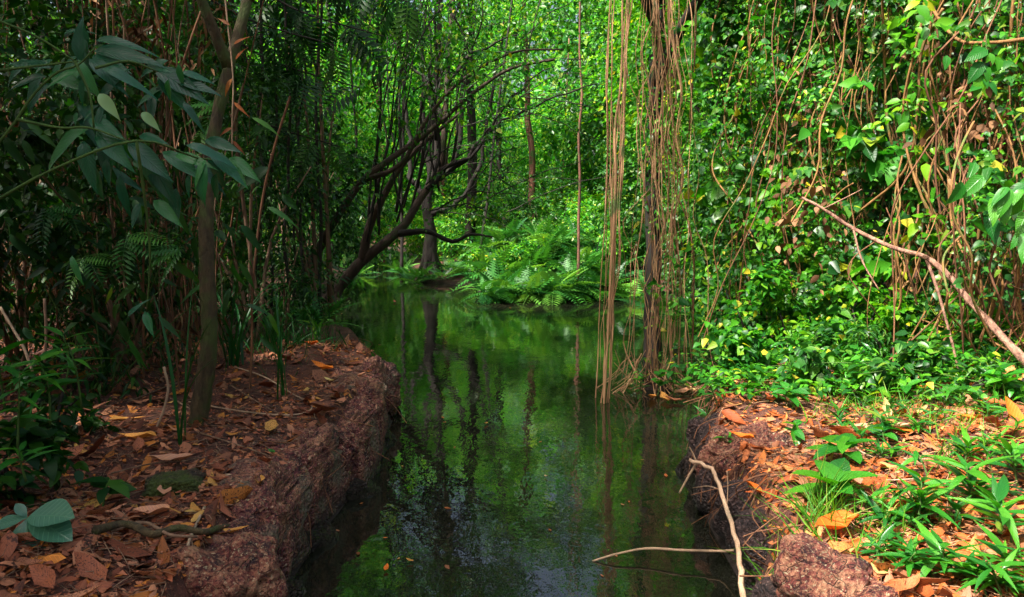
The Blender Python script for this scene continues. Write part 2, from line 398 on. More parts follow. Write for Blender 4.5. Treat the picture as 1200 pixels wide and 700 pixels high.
B['slim'] = bark_mat('bark_green_brown', (.018, .013, .005), (.095, .065, .025), (.045, .065, .010), 22, (1, 1, .35), 1.0, mossamt=.47)
B['dark'] = bark_mat('bark_dark', (.005, .0035, .003), (.020, .012, .008), (.012, .022, .006))
B['lean'] = bark_mat('bark_leaning_grey', (.02, .012, .008), (.085, .052, .034), (.03, .05, .012))
B['root'] = bark_mat('aerial_root_bark', (.22, .11, .05), (.54, .31, .16), (.10, .13, .04), 30, (1, 1, .05), .4)
B['rootdk'] = bark_mat('aerial_root_dark_bark', (.08, .030, .014), (.20, .085, .035), None, 30, (1, 1, .05), .4)
B['vine'] = bark_mat('vine_stem_bark', (.10, .045, .012), (.30, .15, .045), (.08, .12, .02), 25, (1, 1, .1), .4)
B['stem'] = bark_mat('green_stem', (.03, .08, .012), (.07, .14, .02), None, 20)
B['dry'] = bark_mat('dry_stem_bark', (.07, .035, .020), (.30, .18, .11), None, 30, (1, 1, .1), .4)
B['stick'] = bark_mat('pale_stick_bark', (.28, .17, .10), (.55, .38, .25), (.2, .15, .1), 25, (1, 1, .3), .5)
B['branch'] = bark_mat('fallen_branch_bark', (.07, .025, .018), (.44, .24, .16), None, 26, (1, 1, .5), .9)
B['trunkfar'] = bark_mat('far_trunk_bark', (.05, .022, .014), (.20, .085, .05), (.04, .09, .015), 8, (1, 1, .3), .8)

def soil():
    m = bpy.data.materials.new('forest_soil'); t = nodes(m); L = t.links
    n1 = noise_t(t, 3, 6, .7); n2 = noise_t(t, 38, 6, .75); n3 = noise_t(t, 110, 3, .7)
    col = ramp(t, n1, [(.3, (.045, .013, .008)), (.55, (.14, .038, .020)), (.75, (.25, .085, .045))])
    col = mix(t, ramp(t, n2, [(.42, (0, 0, 0)), (.6, (1, 1, 1))]), mix(t, .6, col, (.02, .010, .008)), col)
    col = mix(t, ramp(t, n3, [(.58, (0, 0, 0)), (.66, (1, 1, 1))]), col, (.26, .13, .08))
    g = N_(t, 'ShaderNodeNewGeometry'); sp = N_(t, 'ShaderNodeSeparateXYZ'); L.new(g.outputs['Position'], sp.inputs[0])
    wet = N_(t, 'ShaderNodeMapRange'); L.new(sp.outputs[2], wet.inputs[0]); wet.inputs[1].default_value = .22; wet.inputs[2].default_value = .0
    col = mix(t, wet.outputs[0], col, (.018, .011, .008))
    pb = N_(t, 'ShaderNodeBsdfPrincipled'); L.new(col, pb.inputs['Base Color']); pb.inputs['Roughness'].default_value = .85
    hh = N_(t, 'ShaderNodeMath', operation='ADD'); L.new(n2, hh.inputs[0]); L.new(n3, hh.inputs[1])
    L.new(bump(t, hh.outputs[0], .9, .02), pb.inputs['Normal'])
    out = N_(t, 'ShaderNodeOutputMaterial'); L.new(pb.outputs[0], out.inputs[0]); return m
SOIL = soil()
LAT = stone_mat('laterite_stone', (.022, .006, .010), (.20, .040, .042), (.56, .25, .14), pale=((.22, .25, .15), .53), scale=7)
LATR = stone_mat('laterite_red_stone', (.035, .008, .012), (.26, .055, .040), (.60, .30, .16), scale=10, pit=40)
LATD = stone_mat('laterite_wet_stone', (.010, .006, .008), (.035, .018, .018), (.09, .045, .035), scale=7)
MOSS = stone_mat('mossy_stone', (.03, .015, .008), (.10, .05, .025), (.17, .10, .05), moss=((.10, .15, .012), .40), scale=8)

def water_mat():
    m = bpy.data.materials.new('creek_water'); t = nodes(m); L = t.links
    pb = N_(t, 'ShaderNodeBsdfPrincipled')
    n0 = noise_t(t, .7, 2); L.new(ramp(t, n0, [(.3, (.006, .008, .005)), (.7, (.012, .012, .007))]), pb.inputs['Base Color'])
    pb.inputs['Roughness'].default_value = .015; pb.inputs['IOR'].default_value = 1.62
    n1 = noise_t(t, 5, 3, .5, sc3=(1, .55, 1)); n2 = noise_t(t, 24, 2, .5, sc3=(1, .6, 1))
    a = N_(t, 'ShaderNodeMath', operation='MULTIPLY_ADD'); L.new(n2, a.inputs[0]); a.inputs[1].default_value = .22; L.new(n1, a.inputs[2])
    L.new(bump(t, a.outputs[0], .14, .02), pb.inputs['Normal'])
    out = N_(t, 'ShaderNodeOutputMaterial'); L.new(pb.outputs[0], out.inputs[0]); return m

# ------------------------------------------------------------------ ground and water
wp = [P(220, 900), P(285, 760), P(328, 700), P(374, 630), P(418, 572), P(452, 525), P(459, 495), P(452, 462), P(425, 425),
      P(392, 398), P(374, 378), P(385, 350), P(415, 322), P(410, 312), P(330, 306), P(300, 296), P(400, 290), P(470, 292), P(482, 306), P(470, 322), P(480, 333), P(560, 336),
      P(556, 348), P(600, 350), P(660, 353), P(720, 351), P(800, 348), P(835, 352), P(862, 400), P(868, 440), P(842, 468),
      P(822, 500), P(812, 540), P(818, 592), P(850, 650), P(875, 700), P(930, 800)]
wp = [(p.x, p.y) for p in wp] + [(2.0, .5), (6, -6), (-6, -6), (-2.0, .8)]
WP = np.array(wp)
def water_sd(x, y):
    """signed distance to the water's edge, positive on land"""
    A = WP; Bq = np.roll(WP, -1, 0)
    x = np.asarray(x, float); y = np.asarray(y, float)
    best = np.full(x.shape, 1e9); inside = np.zeros(x.shape, bool)
    for (ax, ay), (bx, by) in zip(A, Bq):
        dx, dy = bx - ax, by - ay
        t = np.clip(((x - ax) * dx + (y - ay) * dy) / (dx * dx + dy * dy + 1e-12), 0, 1)
        best = np.minimum(best, (x - ax - t * dx) ** 2 + (y - ay - t * dy) ** 2)
        c = ((ay > y) != (by > y)) & (x < (bx - ax) * (y - ay) / (by - ay + 1e-12) + ax)
        inside ^= c
    d = np.sqrt(best); return np.where(inside, -d, d)
def vnoise(x, y, f, seed=0):
    """cheap value noise"""
    X = x * f + seed * 17.3; Y = y * f - seed * 9.1
    xi = np.floor(X).astype(int); yi = np.floor(Y).astype(int); fx = X - xi; fy = Y - yi
    fx = fx * fx * (3 - 2 * fx); fy = fy * fy * (3 - 2 * fy)
    def h(i, j):
        n = (i * 374761393 + j * 668265263 + seed * 1442695041) & 0x7fffffff
        n = ((n ^ (n >> 13)) * 1274126177) & 0x7fffffff
        return ((n ^ (n >> 16)) & 0xffff) / 65535.0
    return (h(xi, yi) * (1 - fx) + h(xi + 1, yi) * fx) * (1 - fy) + (h(xi, yi + 1) * (1 - fx) + h(xi + 1, yi + 1) * fx) * fy
def ground_z(x, y):
    x = np.asarray(x, float); y = np.asarray(y, float)
    sd_ = water_sd(x, y)
    rim = np.interp(y, [0, 7.5, 10, 14], [.42, .42, .28, .14])
    t = np.clip(sd_ / np.interp(y, [0, 8, 12], [.16, .16, .5]), 0, 1); t = t * t * (3 - 2 * t)
    z = np.where(sd_ > 0, t * rim + np.minimum(sd_, 30) * .03, np.maximum(sd_ * .8, -.5))
    und = (vnoise(x, y, 1.3, 1) - .5) * .12 + (vnoise(x, y, 4.1, 2) - .5) * .05 + (vnoise(x, y, 11, 3) - .5) * .02
    z = z + und * np.clip(sd_ * 2.5, 0, 1)
    # right bank climbs a little towards the vines
    z = z + np.where((x > 1.2) & (y > 2) & (y < 16), np.clip((x - 2.0) * .10, 0, .35) * np.clip(sd_ * 2, 0, 1), 0)
    # mound under the hanging roots
    m = np.exp(-(((x - 1.34) / .42) ** 2 + ((y - 6.95) / .26) ** 2) * 1.2) * .61
    z = np.where(sd_ < 0.1, np.maximum(z, m - .5 + (vnoise(x, y, 9, 5) - .5) * .05), z)
    return z
def gz(x, y): return float(ground_z(np.array([x]), np.array([y]))[0])
def onland(px, py, z0=.42):
    """the point of the ground seen at this pixel"""
    z = z0
    for _ in range(6):
        p = P(px, py, z); z = .5 * z + .5 * gz(p.x, p.y)
    return Vector((p.x, p.y, gz(p.x, p.y)))
def axis(a, b, step, lo, hi, grow=1.13):
    v = list(np.arange(a, b, step)); s = step; x = v[-1]
    while x < hi: s *= grow; x += s; v.append(x)
    s = step; x = v[0]
    while x > lo: s *= grow; x -= s; v.insert(0, x)
    return np.array(v)
gx = axis(-3.6, 4.2, .04, -90, 90); gy = axis(1.8, 9, .04, -30, 130)
X, Y = np.meshgrid(gx, gy); Z = ground_z(X.ravel(), Y.ravel())
nx, ny = len(gx), len(gy)
i, j = np.meshgrid(np.arange(nx - 1), np.arange(ny - 1)); a = (j * nx + i).ravel()
Qg = np.stack([a, a + 1, a + nx + 1, a + nx], -1)
gme = new_mesh('ground', np.stack([X.ravel(), Y.ravel(), Z], -1), Qg)
tag(link('ground', gme, None, SOIL), 'reddish brown forest soil of both creek banks and the forest floor', None, None, 'structure')
wx = np.linspace(-60, 60, 13); wy = np.linspace(-30, 90, 13)
X, Y = np.meshgrid(wx, wy); nx = 13; i, j = np.meshgrid(np.arange(12), np.arange(12)); a = (j * nx + i).ravel()
wme = new_mesh('water', np.stack([X.ravel(), Y.ravel(), X.ravel() * 0], -1), np.stack([a, a + 1, a + nx + 1, a + nx], -1))
tag(link('water', wme, None, water_mat()), 'dark still green creek water with reflections of the forest', None, None, 'structure')

# ------------------------------------------------------------------ rocks
def rock(name, c, dims, mat, label, seed, sub=5, cat='rock', group=None, rotz=0, sq=.55, amp=.16, parent=None):
    import bmesh
    bm = bmesh.new(); bmesh.ops.create_icosphere(bm, subdivisions=sub, radius=1)
    off = Vector((seed * 3.7, seed * 1.9, seed * 5.3)); sx, sy, sz = dims
    mx = max(dims)
    for v in bm.verts:
        p = v.co.normalized()
        q = Vector([math.copysign(abs(k) ** sq, k) for k in p]); q = q.lerp(q.normalized(), .25)
        f = 1 + amp * (mnoise.noise(q * 1.3 + off) * 1.4) + amp * .5 * mnoise.noise(q * 3.1 + off)
        w_ = Vector((q.x * sx, q.y * sy, q.z * sz)) * f
        h = mnoise.fractal(w_ * 9 + off, .8, 2.2, 5) * .034 * min(1, mx * 3) - max(0, .45 - mnoise.voronoi(w_ * 22 + off)[0][0]) * .075 * min(1, mx * 2.5) - max(0, .16 - abs(mnoise.noise(w_ * 4.2 + off * 2))) * .22 * min(1, mx * 2)
        v.co = w_ + p * h
    me = bpy.data.meshes.new(name); bm.to_mesh(me); bm.free()
    for f in me.polygons: f.use_smooth = True
    o = link(name, me, parent, mat, c); o.rotation_euler = (0, 0, rotz)
    if cat: tag(o, label, cat, group)
    return o

# left ledge: blocks along the water's edge (near to far)
ledge = [  # (px, py of the waterline, half length, half depth, half height, label)
    ((322, 730), .30, .26, .27, LAT, 'laterite block behind the big red front stone at the near end of the ledge'),
    ((352, 668), .34, .24, .31, LAT, 'purple brown laterite block directly right of the big red front stone'),
    ((392, 606), .36, .24, .32, LAT, 'pitted maroon laterite block of the left creek edge, third from the viewer'),
    ((432, 562), .32, .26, .32, LAT, 'pitted maroon laterite block with grey green lichen at the bulge of the left creek edge'),
    ((450, 522), .34, .27, .31, LAT, 'reddish laterite block below the outermost corner of the left creek edge'),
    ((449, 492), .34, .26, .29, LAT, 'laterite block forming the far corner of the left creek edge'),
]
for k, ((px, py), a_, b_, h_, mt, lb) in enumerate(ledge):
    p = P(px, py); q = P(ledge[min(k + 1, 5)][0][0], ledge[min(k + 1, 5)][0][1]) - P(ledge[max(k - 1, 0)][0][0], ledge[max(k - 1, 0)][0][1])
    ang = math.atan2(q.y, q.x); n = Vector((math.sin(ang), -math.cos(ang), 0))
    c = p - n * (b_ * (.98 if k < 3 else .88)); c.z = (.445 if k else .40) - h_ + .012 * (k % 3)
    rock('laterite_block', c, (a_ * 1.22, b_, h_), mt, lb, k + 1, rotz=ang, group='laterite blocks of the left creek edge', sq=.40, amp=.11)
c = P(396, 452, .2); rock('laterite_block', (c.x + .12, c.y - .1, .15), (.42, .34, .25), LAT, 'flat topped laterite block at the back end of the left ledge', 12, rotz=.3, group='laterite blocks of the left creek edge')
# lower dark feet of the ledge
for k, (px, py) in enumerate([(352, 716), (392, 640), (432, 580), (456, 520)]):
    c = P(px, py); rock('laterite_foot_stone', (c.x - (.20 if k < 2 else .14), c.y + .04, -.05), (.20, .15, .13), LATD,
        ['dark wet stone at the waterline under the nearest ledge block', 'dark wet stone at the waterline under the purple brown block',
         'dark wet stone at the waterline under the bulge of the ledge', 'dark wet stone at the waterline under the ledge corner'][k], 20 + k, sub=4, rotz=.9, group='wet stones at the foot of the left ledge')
c = P(255, 668, .34); rock('red_stone', (c.x, c.y + .02, .25), (.22, .15, .17), LATR, 'big rough red laterite stone at the front of the left bank', 31, rotz=.18, sq=.7, amp=.22)
c = P(150, 652, .3); rock('mossy_stone', (c.x, c.y + .05, .20), (.20, .16, .15), MOSS, 'dark mossy stone left of the big red stone under the crooked root', 32, rotz=.2, amp=.25)
c = onland(204, 572); rock('mossy_stone', (c.x, c.y, c.z - .0), (.115, .09, .07), MOSS, 'small bright green mossy stone in the leaf litter of the left bank', 33, sub=4, amp=.2)
c = P(228, 690, .2); rock('dark_stone', (c.x, c.y, .02), (.30, .14, .18), LATD, 'dark stone in shadow below the big red stone', 34, rotz=.1)
# right bank
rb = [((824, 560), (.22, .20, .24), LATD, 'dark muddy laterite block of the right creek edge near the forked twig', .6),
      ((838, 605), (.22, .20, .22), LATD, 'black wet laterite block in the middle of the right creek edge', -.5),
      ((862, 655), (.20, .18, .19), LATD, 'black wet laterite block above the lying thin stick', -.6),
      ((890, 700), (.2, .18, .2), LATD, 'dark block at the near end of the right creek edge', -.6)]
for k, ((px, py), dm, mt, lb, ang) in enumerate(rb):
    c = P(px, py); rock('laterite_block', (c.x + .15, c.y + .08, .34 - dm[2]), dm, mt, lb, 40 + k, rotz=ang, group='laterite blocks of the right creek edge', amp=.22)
c = P(868, 505, .42); rock('leafy_bank_stone', (c.x + .02, c.y - .05, .25), (.24, .2, .2), LATR, 'reddish stone hump at the left corner of the right bank', 47, rotz=.5, amp=.2)
c = P(962, 664, .42); rock('red_stone', (c.x, c.y, .37), (.16, .12, .13), LATR, 'red and cream stone with rough facets at the front of the right bank', 48, rotz=-.6, sq=.8, amp=.2)
c = P(1010, 686, .40); rock('red_stone', (c.x + .02, c.y - .03, .31), (.12, .10, .11), LATR, 'smaller reddish stone tucked to the right of the red and cream stone', 49, rotz=.4, sq=.8, amp=.2)
c = P(930, 690, .30); rock('dark_stone', (c.x, c.y, .20), (.12, .1, .13), LATD, 'dark stone left of the red and cream stone', 50, rotz=.2)

# ------------------------------------------------------------------ trees built by path
def branch_obj(name, parent, base, pts, r0, r1, mat, r, n=8, k=5, pw=1.0, wob=.06, jit=0.0):
    path = smooth_path(pts, k)
    if jit: path[1:-1] += r.normal(0, jit, path[1:-1].shape)
    mb = MB(); mb.tube(path - np.asarray(tuple(base)), lerp_r(r0, r1, len(path), pw), n, True, wob, r)
    return mb.build(name, mat, parent), path

def crown_points(r, blobs, n):
    """twig starts gathered in uneven clumps inside ellipsoids (cx,cy,cz,rx,ry,rz)"""
    vol = np.array([b[3] * b[4] * b[5] for b in blobs]); cnt = (vol / vol.sum() * n).astype(int) + 1
    out = []
    for b, c in zip(blobs, cnt):
        ncl = max(3, c // 14)
        cl = norm(r.normal(0, 1, (ncl, 3))) * (r.random((ncl, 1)) ** .45)
        k = r.integers(0, ncl, c)
        p = cl[k] + r.normal(0, .115, (c, 3)); out.append(p * np.array(b[3:6]) + np.array(b[:3]))
    return np.vstack(out)
def foliage_arrays(r, blobs, n, size, k=6, L=.5, droop=.5, up=1.0, jit=.5):
    st = crown_points(r, blobs, n); N = len(st)
    cen = np.mean([b[:3] for b in blobs], axis=0)
    dirs = norm(st - cen) * .5 + r.normal(0, .8, (N, 3)) + np.array([0, 0, -.1])
    return sprays(r, st, dirs, r.uniform(.6, 1.3, N) * L, k, np.full(N, size) * r.uniform(.8, 1.2, N), droop, up, jit)

V_OV = [tpl_mesh('leaf', leaf_tpl(.52, 4, f, dr, 'ovate', tw)) for f, dr, tw in ((.3, .2, 0), (.15, .35, .3), (.4, .1, -.3))]
V_HT = [tpl_mesh('leaf', leaf_tpl(wd, 5, f, dr, 'heart', tw)) for wd, f, dr, tw in ((.75, .3, .2, 0), (.66, .15, .35, .3), (.6, .4, .1, -.3))]
V_LN = [tpl_mesh('leaf', leaf_tpl(.19, 7, f, dr, 'lance', tw)) for f, dr, tw in ((.3, .3, 0), (.2, .5, .3), (.4, .15, -.2))]
for vs, mt in ((V_OV, G['vine']), (V_HT, G['vine'])):
    for me in vs: me.materials.append(mt)
def remat(vs, mat):
    out = []
    for me in vs:
        m2 = me.copy(); m2.materials.clear(); m2.materials.append(mat); out.append(m2)
    return out
LN_H = remat(V_LN, G['hero']); OV_H = remat(V_OV, G['hero']); OV_M = remat(V_OV, G['mid']); OV_D = remat(V_OV, G['dark']); HT_H = remat(V_HT, G['hero']); LN_M = remat(V_LN, G['mid']); OV_B = remat(V_OV, G['blue'])

# --- the slim trunk on the left bank
r = rg(3)
b0 = onland(232, 498); d0 = b0.y
t = empty('slim_tree', b0, 'slim moss tinged tree trunk rising from the leaf litter on the left bank', 'tree')
tp = [(b0.x - .03, b0.y, b0.z - .12), D(236, 470, d0), D(245, 400, d0), D(243, 330, d0 + .03), D(242, 250, d0 + .1), D(250, 160, d0 + .2), D(268, 80, d0 + .3), D(290, 0, d0 + .45), D(318, -110, d0 + .7), D(350, -260, d0 + 1.1)]
branch_obj('trunk', t, b0, tp, .064, .024, B['slim'], r, 14, 7, .45, .12)
branch_obj('branch', t, b0, [D(268, 80, d0 + .3), D(240, 10, d0 + .2), D(200, -90, d0 + .1), D(150, -220, d0)], .035, .015, B['slim'], r)
branch_obj('branch', t, b0, [D(290, 0, d0 + .45), D(350, -60, d0 + .6), D(440, -160, d0 + 1)], .03, .012, B['slim'], r)
pos, d, n, s = foliage_arrays(r, [(b0.x - .3, d0 + .5, 4.9, 1.6, 1.5, .9), (b0.x + .7, d0 + 1.2, 5.2, 1.3, 1.3, .8)], 800, .11, 7, .5)
emit_leaves(t, b0, pos, d, n, s, (OVATE3, OV_M), G['mid'], 0, seed=1)

# --- the leaning trees over the water
r = rg(5)
dl = 10.5
lb = D(372, 368, dl); lb.z = min(lb.z, .1)
t = empty('leaning_tree', lb, 'thick grey brown trunk leaning right over the water from the left bank', 'tree', 'leaning trees of the left bank')
branch_obj('trunk', t, lb, [D(352, 388, dl), D(372, 365, dl), D(400, 334, dl), D(425, 305, dl), D(452, 284, dl), D(475, 262, dl + .1), D(493, 232, dl + .2), D(515, 200, dl + .3), D(521, 150, dl + .3), D(525, 75, dl + .4), D(531, 0, dl + .4), D(536, -120, dl + .4)], .12, .025, B['lean'], r, 12, 5, .55, .08)
branch_obj('branch', t, lb, [D(425, 305, dl), D(432, 268, dl - .05), D(447, 235, dl - .1), D(470, 195, dl - .1), D(503, 162, dl), D(545, 128, dl)], .07, .018, B['lean'], r, 9)
branch_obj('branch', t, lb, [D(468, 274, dl), D(485, 272, dl - .1), D(503, 272, dl - .15), D(530, 283, dl - .2), D(552, 275, dl - .2), D(577, 278, dl - .25)], .05, .012, B['dark'], r, 8)
branch_obj('branch', t, lb, [D(400, 334, dl), D(395, 352, dl - .1), D(410, 350, dl - .3)], .06, .02, B['lean'], r, 8)
for a_ in ([(500, 222), (540, 190), (580, 150), (640, 118), (700, 98)], [(521, 150), (500, 100), (470, 60), (440, 0)], [(515, 200), (560, 175), (600, 112), (650, 78)], [(523, 100), (560, 60), (610, 40)]):
    branch_obj('branch', t, lb, [D(x, y, dl + .2 + .1 * k) for k, (x, y) in enumerate(a_)], .035, .008, B['dark'], r, 6, jit=.02)
t2b = D(352, 375, 9.6); t2b.z = .1
t = empty('leaning_tree', t2b, 'thinner dark trunk curving right above the thick leaning trunk', 'tree', 'leaning trees of the left bank')
branch_obj('trunk', t, t2b, [D(345, 385, 9.6), D(352, 350, 9.6), D(360, 318, 9.6), D(375, 290, 9.6), D(395, 255, 9.6), D(425, 212, 9.7), D(460, 185, 9.8), D(495, 160, 9.9), D(525, 135, 10), D(560, 105, 10), D(600, 80, 10.1), D(650, 70, 10.2)], .075, .016, B['lean'], r, 10, 5, .8, .08)
branch_obj('branch', t, t2b, [D(425, 212, 9.7), D(470, 192, 9.6), D(500, 140, 9.5), D(540, 95, 9.5), D(600, 62, 9.5), D(660, 58, 9.5)], .035, .01, B['lean'], r, 7)
pos, d, n, s = foliage_arrays(r, [(-.6, 8.6, 5.0, 2.0, 1.0, .7)], 260, .10, 6, .4)
emit_leaves(t, t2b, pos, d, n, s, (OVATE3, OV_D), G['mid'], 0, seed=2)

# --- the dark tree across the creek
r = rg(7); dd = 18.3
cb = D(505, 327, dd); cb.z = .05
t = empty('dark_tree', cb, 'dark gnarled tree with spreading base standing across the creek', 'tree')
branch_obj('trunk', t, cb, [D(505, 334, dd), D(505, 318, dd), D(504, 300, dd), D(505, 280, dd), D(502, 255, dd), D(500, 235, dd), D(506, 210, dd), D(512, 180, dd), D(510, 140, dd), D(514, 60, dd), D(518, -60, dd), D(520, -200, dd)], .34, .05, B['dark'], r, 16, 4, .30, .18)
for a_ in ([(500, 240), (492, 222), (482, 205), (478, 150), (470, 60), (460, -60)], [(506, 215), (530, 195), (540, 140), (548, 60), (560, -60)], [(503, 250), (530, 240), (560, 200), (575, 120), (590, 20)], [(508, 215), (496, 160), (498, 60), (500, -60)]):
    branch_obj('branch', t, cb, [D(x, y, dd + .15 * k) for k, (x, y) in enumerate(a_)], .085, .025, B['dark'], r, 8, jit=.03)
for k in range(6):
    a_ = k / 6 * math.tau; q = Vector((cb.x + math.cos(a_) * r.uniform(.4, .75), cb.y + math.sin(a_) * .7, -.08))
    branch_obj('root', t, cb, [(cb.x + math.cos(a_) * .05, cb.y + math.sin(a_) * .05, .9 + r.uniform(-.3, .3)), (cb.x + math.cos(a_) * .22, cb.y + math.sin(a_) * .2, .35), tuple(q)], .09, .02, B['dark'], r, 6)

# --- straight dark stems on the left, middle and background
def upright(px0, py0, px1, py1, d, r0, mat, label, seed, group=None, cat='tree', name='slim_tree', wob=.03, top=2.0):
    r = rg(seed); a = D(px0, py0, d); b = D(px1, py1, d); a.z = a.z if seed in (106, 108) else min(a.z, gz(a.x, a.y))
    k = 6; pts = [a.lerp(b, i / k) + Vector((r.normal(0, wob), r.normal(0, wob), 0)) for i in range(k + 1)]
    pts.append(pts[-1] + (b - a).normalized() * top)
    mb = MB(); path = smooth_path(pts, 3); base = pts[0].copy()
    mb.tube(path - np.array(tuple(base)), lerp_r(r0, r0 * .55, len(path)), 7, True, .08, r)
    o = mb.build(name, mat, None, base); tag(o, label, cat, group); return o
gr = 'slender dark stems standing in the forest'
for k, (x0, y0, x1, y1, d, r0, lb) in enumerate([
    (335, 370, 333, 60, 7.6, .020, 'slender dark stem nearest to the slim trunk on the left bank'),
    (343, 350, 347, 40, 8.4, .016, 'slender dark stem just right of the grass blades on the left bank'),
    (352, 360, 354, 30, 8.2, .018, 'slender dark stem left of the leaning trunks base'),
    (372, 350, 378, 20, 9.0, .024, 'slender dark stem crossing behind the curved leaning trunk'),
    (300, 400, 305, 20, 7.0, .020, 'slender dark stem right behind the slim trunk on the left bank'),
    (312, 400, 322, 0, 8.2, .016, 'second slender dark stem behind the slim trunk on the left bank'),
    (438, 228, 449, 0, 9.75, .020, 'dark straight stem rising from the curved leaning trunk'),
    (470, 320, 476, 0, 20.0, .05, 'thin dark stem right beside the dark tree on its left'),
    (503, 165, 512, 0, 10.1, .022, 'dark stem rising above the crossing leaning trunks'),
    (556, 300, 600, 0, 15.5, .035, 'thin stem tilted right between the dark tree and the fern bank'),
    (628, 330, 617, 100, 19.5, .11, 'brown mossy trunk wrapped with climbers behind the fern bank'),
    (677, 345, 681, 60, 14.2, .032, 'straight reddish brown trunk standing in the right part of the fern bank'),
    (655, 320, 664, 120, 24, .04, 'pale thin trunk far behind the fern bank'),
    (418, 318, 412, 0, 24, .05, 'thin dark trunk far behind between the leaning trunks'),
    (590, 330, 584, 0, 26, .07, 'thin dark trunk far behind the left part of the fern bank')]):
    upright(x0, y0, x1, y1, d, r0, B['trunkfar'] if k in (10, 11, 12) else B['dark'], lb, 100 + k, gr, 'tree')
r = rg(12)
for k in range(20):
    x0 = r.uniform(425, 525); y0 = 285 - (x0 - 425) * .9 + r.uniform(-15, 15); x1 = x0 + r.normal(25, 38); d = r.uniform(9.6, 11.5)
    a = D(x0, y0, d); b = D(x1, -60, d + r.uniform(-.5, .8)); pts = [a.lerp(b, i / 6) + Vector((r.normal(0, .05) + .12 * math.sin(i / 6 * 3.1) * (k % 3 - 1), r.normal(0, .05), 0)) for i in range(7)]
    mb = MB(); path = smooth_path(pts, 4); mb.tube(path - np.array(tuple(a)), lerp_r(r.uniform(.012, .026), .006, len(path)), 6, True, .1, r)
    tag(mb.build('sapling', B['dark'], None, a), f"thin dark {'left leaning' if x1 < x0 else 'right leaning'} sapling rising from the leaning trunks", 'tree', 'thin saplings fanning up from the leaning trunks')
# thick dark trunk behind the hanging roots
r = rg(11); hb = D(766, 400, 8.6); hb.z = -.05
t = empty('host_tree', hb, 'thick dark trunk almost hidden behind the curtain of hanging roots', 'tree')
branch_obj('trunk', t, hb, [(hb.x, hb.y, -.25), D(764, 350, 8.6), D(766, 280, 8.6), D(764, 200, 8.6), D(768, 100, 8.6), D(772, 0, 8.6), D(780, -250, 8.6)], .10, .07, B['dark'], r, 12, 5, .5, .2)
branch_obj('branch', t, hb, [D(768, 100, 8.6), D(800, 30, 8.2), D(850, -40, 7.6), D(930, -110, 7)], .07, .03, B['dark'], r)
branch_obj('branch', t, hb, [D(770, 30, 8.6), D(740, -40, 7.9), D(715, -90, 7.0), D(700, -140, 6)], .07, .03, B['dark'], r)
branch_obj('branch', t, hb, [D(772, 0, 8.6), D(790, -60, 7.8), D(800, -100, 7.0), D(820, -140, 6)], .07, .03, B['dark'], r)
pos, d, n, s = foliage_arrays(r, [(2.1, 8.2, 5.3, 1.2, 1.2, .8), (2.9, 7.4, 5.5, 1.4, 1.4, .9)], 520, .10, 7, .4)
emit_leaves(t, hb, pos, d, n, s, (OVATE3, OV_M), G['vine'], 0, seed=3)
pos, d, n, s = foliage_arrays(r, [(1.55, 8.4, 2.6, .35, .35, 1.2)], 150, .075, 6, .25)
emit_leaves(t, hb, pos, d, n, s, (OVATE3, OV_M), G['vine'], 90, name='leaf', stuff='climber_foliage', seed=4)

# ------------------------------------------------------------------ hanging aerial roots
def hanging(px0, px1, py1, d, rad, mat, label, group, seed, py0=-40, wob=.012, name='aerial_root', n=5, bend=0):
    r = rg(seed); top = D(px0, py0, d + r.uniform(-.12, .12)); bot = D(px1, py1, d); pts = []
    m = 11; ph = r.uniform(0, 6.3)
    for i in range(m):
        f = i / (m - 1); p = top.lerp(bot, f ** (1 + bend))
        amp = wob * (1 - abs(2 * f - 1) * .3)
        pts.append(p + Vector((r.normal(0, amp) + amp * math.sin(ph + f * 7), r.normal(0, amp), 0)))
    path = smooth_path(pts, 4); mb = MB()
    if seed % 2:
        tw = np.linspace(0, r.uniform(8, 22), len(path)); q2 = path + np.stack([np.cos(tw), np.sin(tw), tw * 0], -1) * rad * 2.2; mb.tube(q2 - np.array(tuple(bot)), rad * .6, 4, True, .1, r)
        i_ = int(r.integers(8, len(path) - 6)); e_ = path[i_] + [r.normal(0, .10), r.normal(0, .05), -r.uniform(.3, .8)]; mb.tube(smooth_path([path[i_], (path[i_] + e_) / 2 + [r.normal(0, .03), 0, 0], e_], 4) - np.array(tuple(bot)), rad * .5, 4, True)
    mb.tube(path - np.array(tuple(bot)), rad * (1 + .25 * np.sin(np.linspace(0, 9, len(path)) + ph)), n, True, .1, r)
    o = mb.build(name, mat, None, bot); tag(o, label, 'root', group); return o
r = rg(13); ga = 'aerial roots hanging into the water in a loose bundle'
la = ['leftmost thin aerial root of the bundle that dips into open water', 'rightmost aerial root of the bundle that dips into open water', 'thickest reddish aerial root of the bundle that dips into open water']
for k in range(9):
    x0 = [716, 742, 734][k] if k < 3 else [717, 738][k % 2] + r.normal(0, 2.5)
    x1 = [699, 712, 706][k] if k < 3 else r.uniform(699, 713)
    hanging(x0, x1, 478 + r.uniform(-4, 10), 6.5 + r.uniform(-.12, .12), [.006, .007, .011][k] if k < 3 else r.uniform(.0028, .0065), B['root'],
            la[k] if k < 3 else 'aerial root in the bundle over open water', ga, 200 + k, bend=.15 * r.random())
gb = 'aerial roots hanging in a curtain onto the root mound'
lbx = ['leftmost dark aerial root of the curtain, slanting down left of the root mound', 'rightmost pale aerial root of the curtain over the root mound']
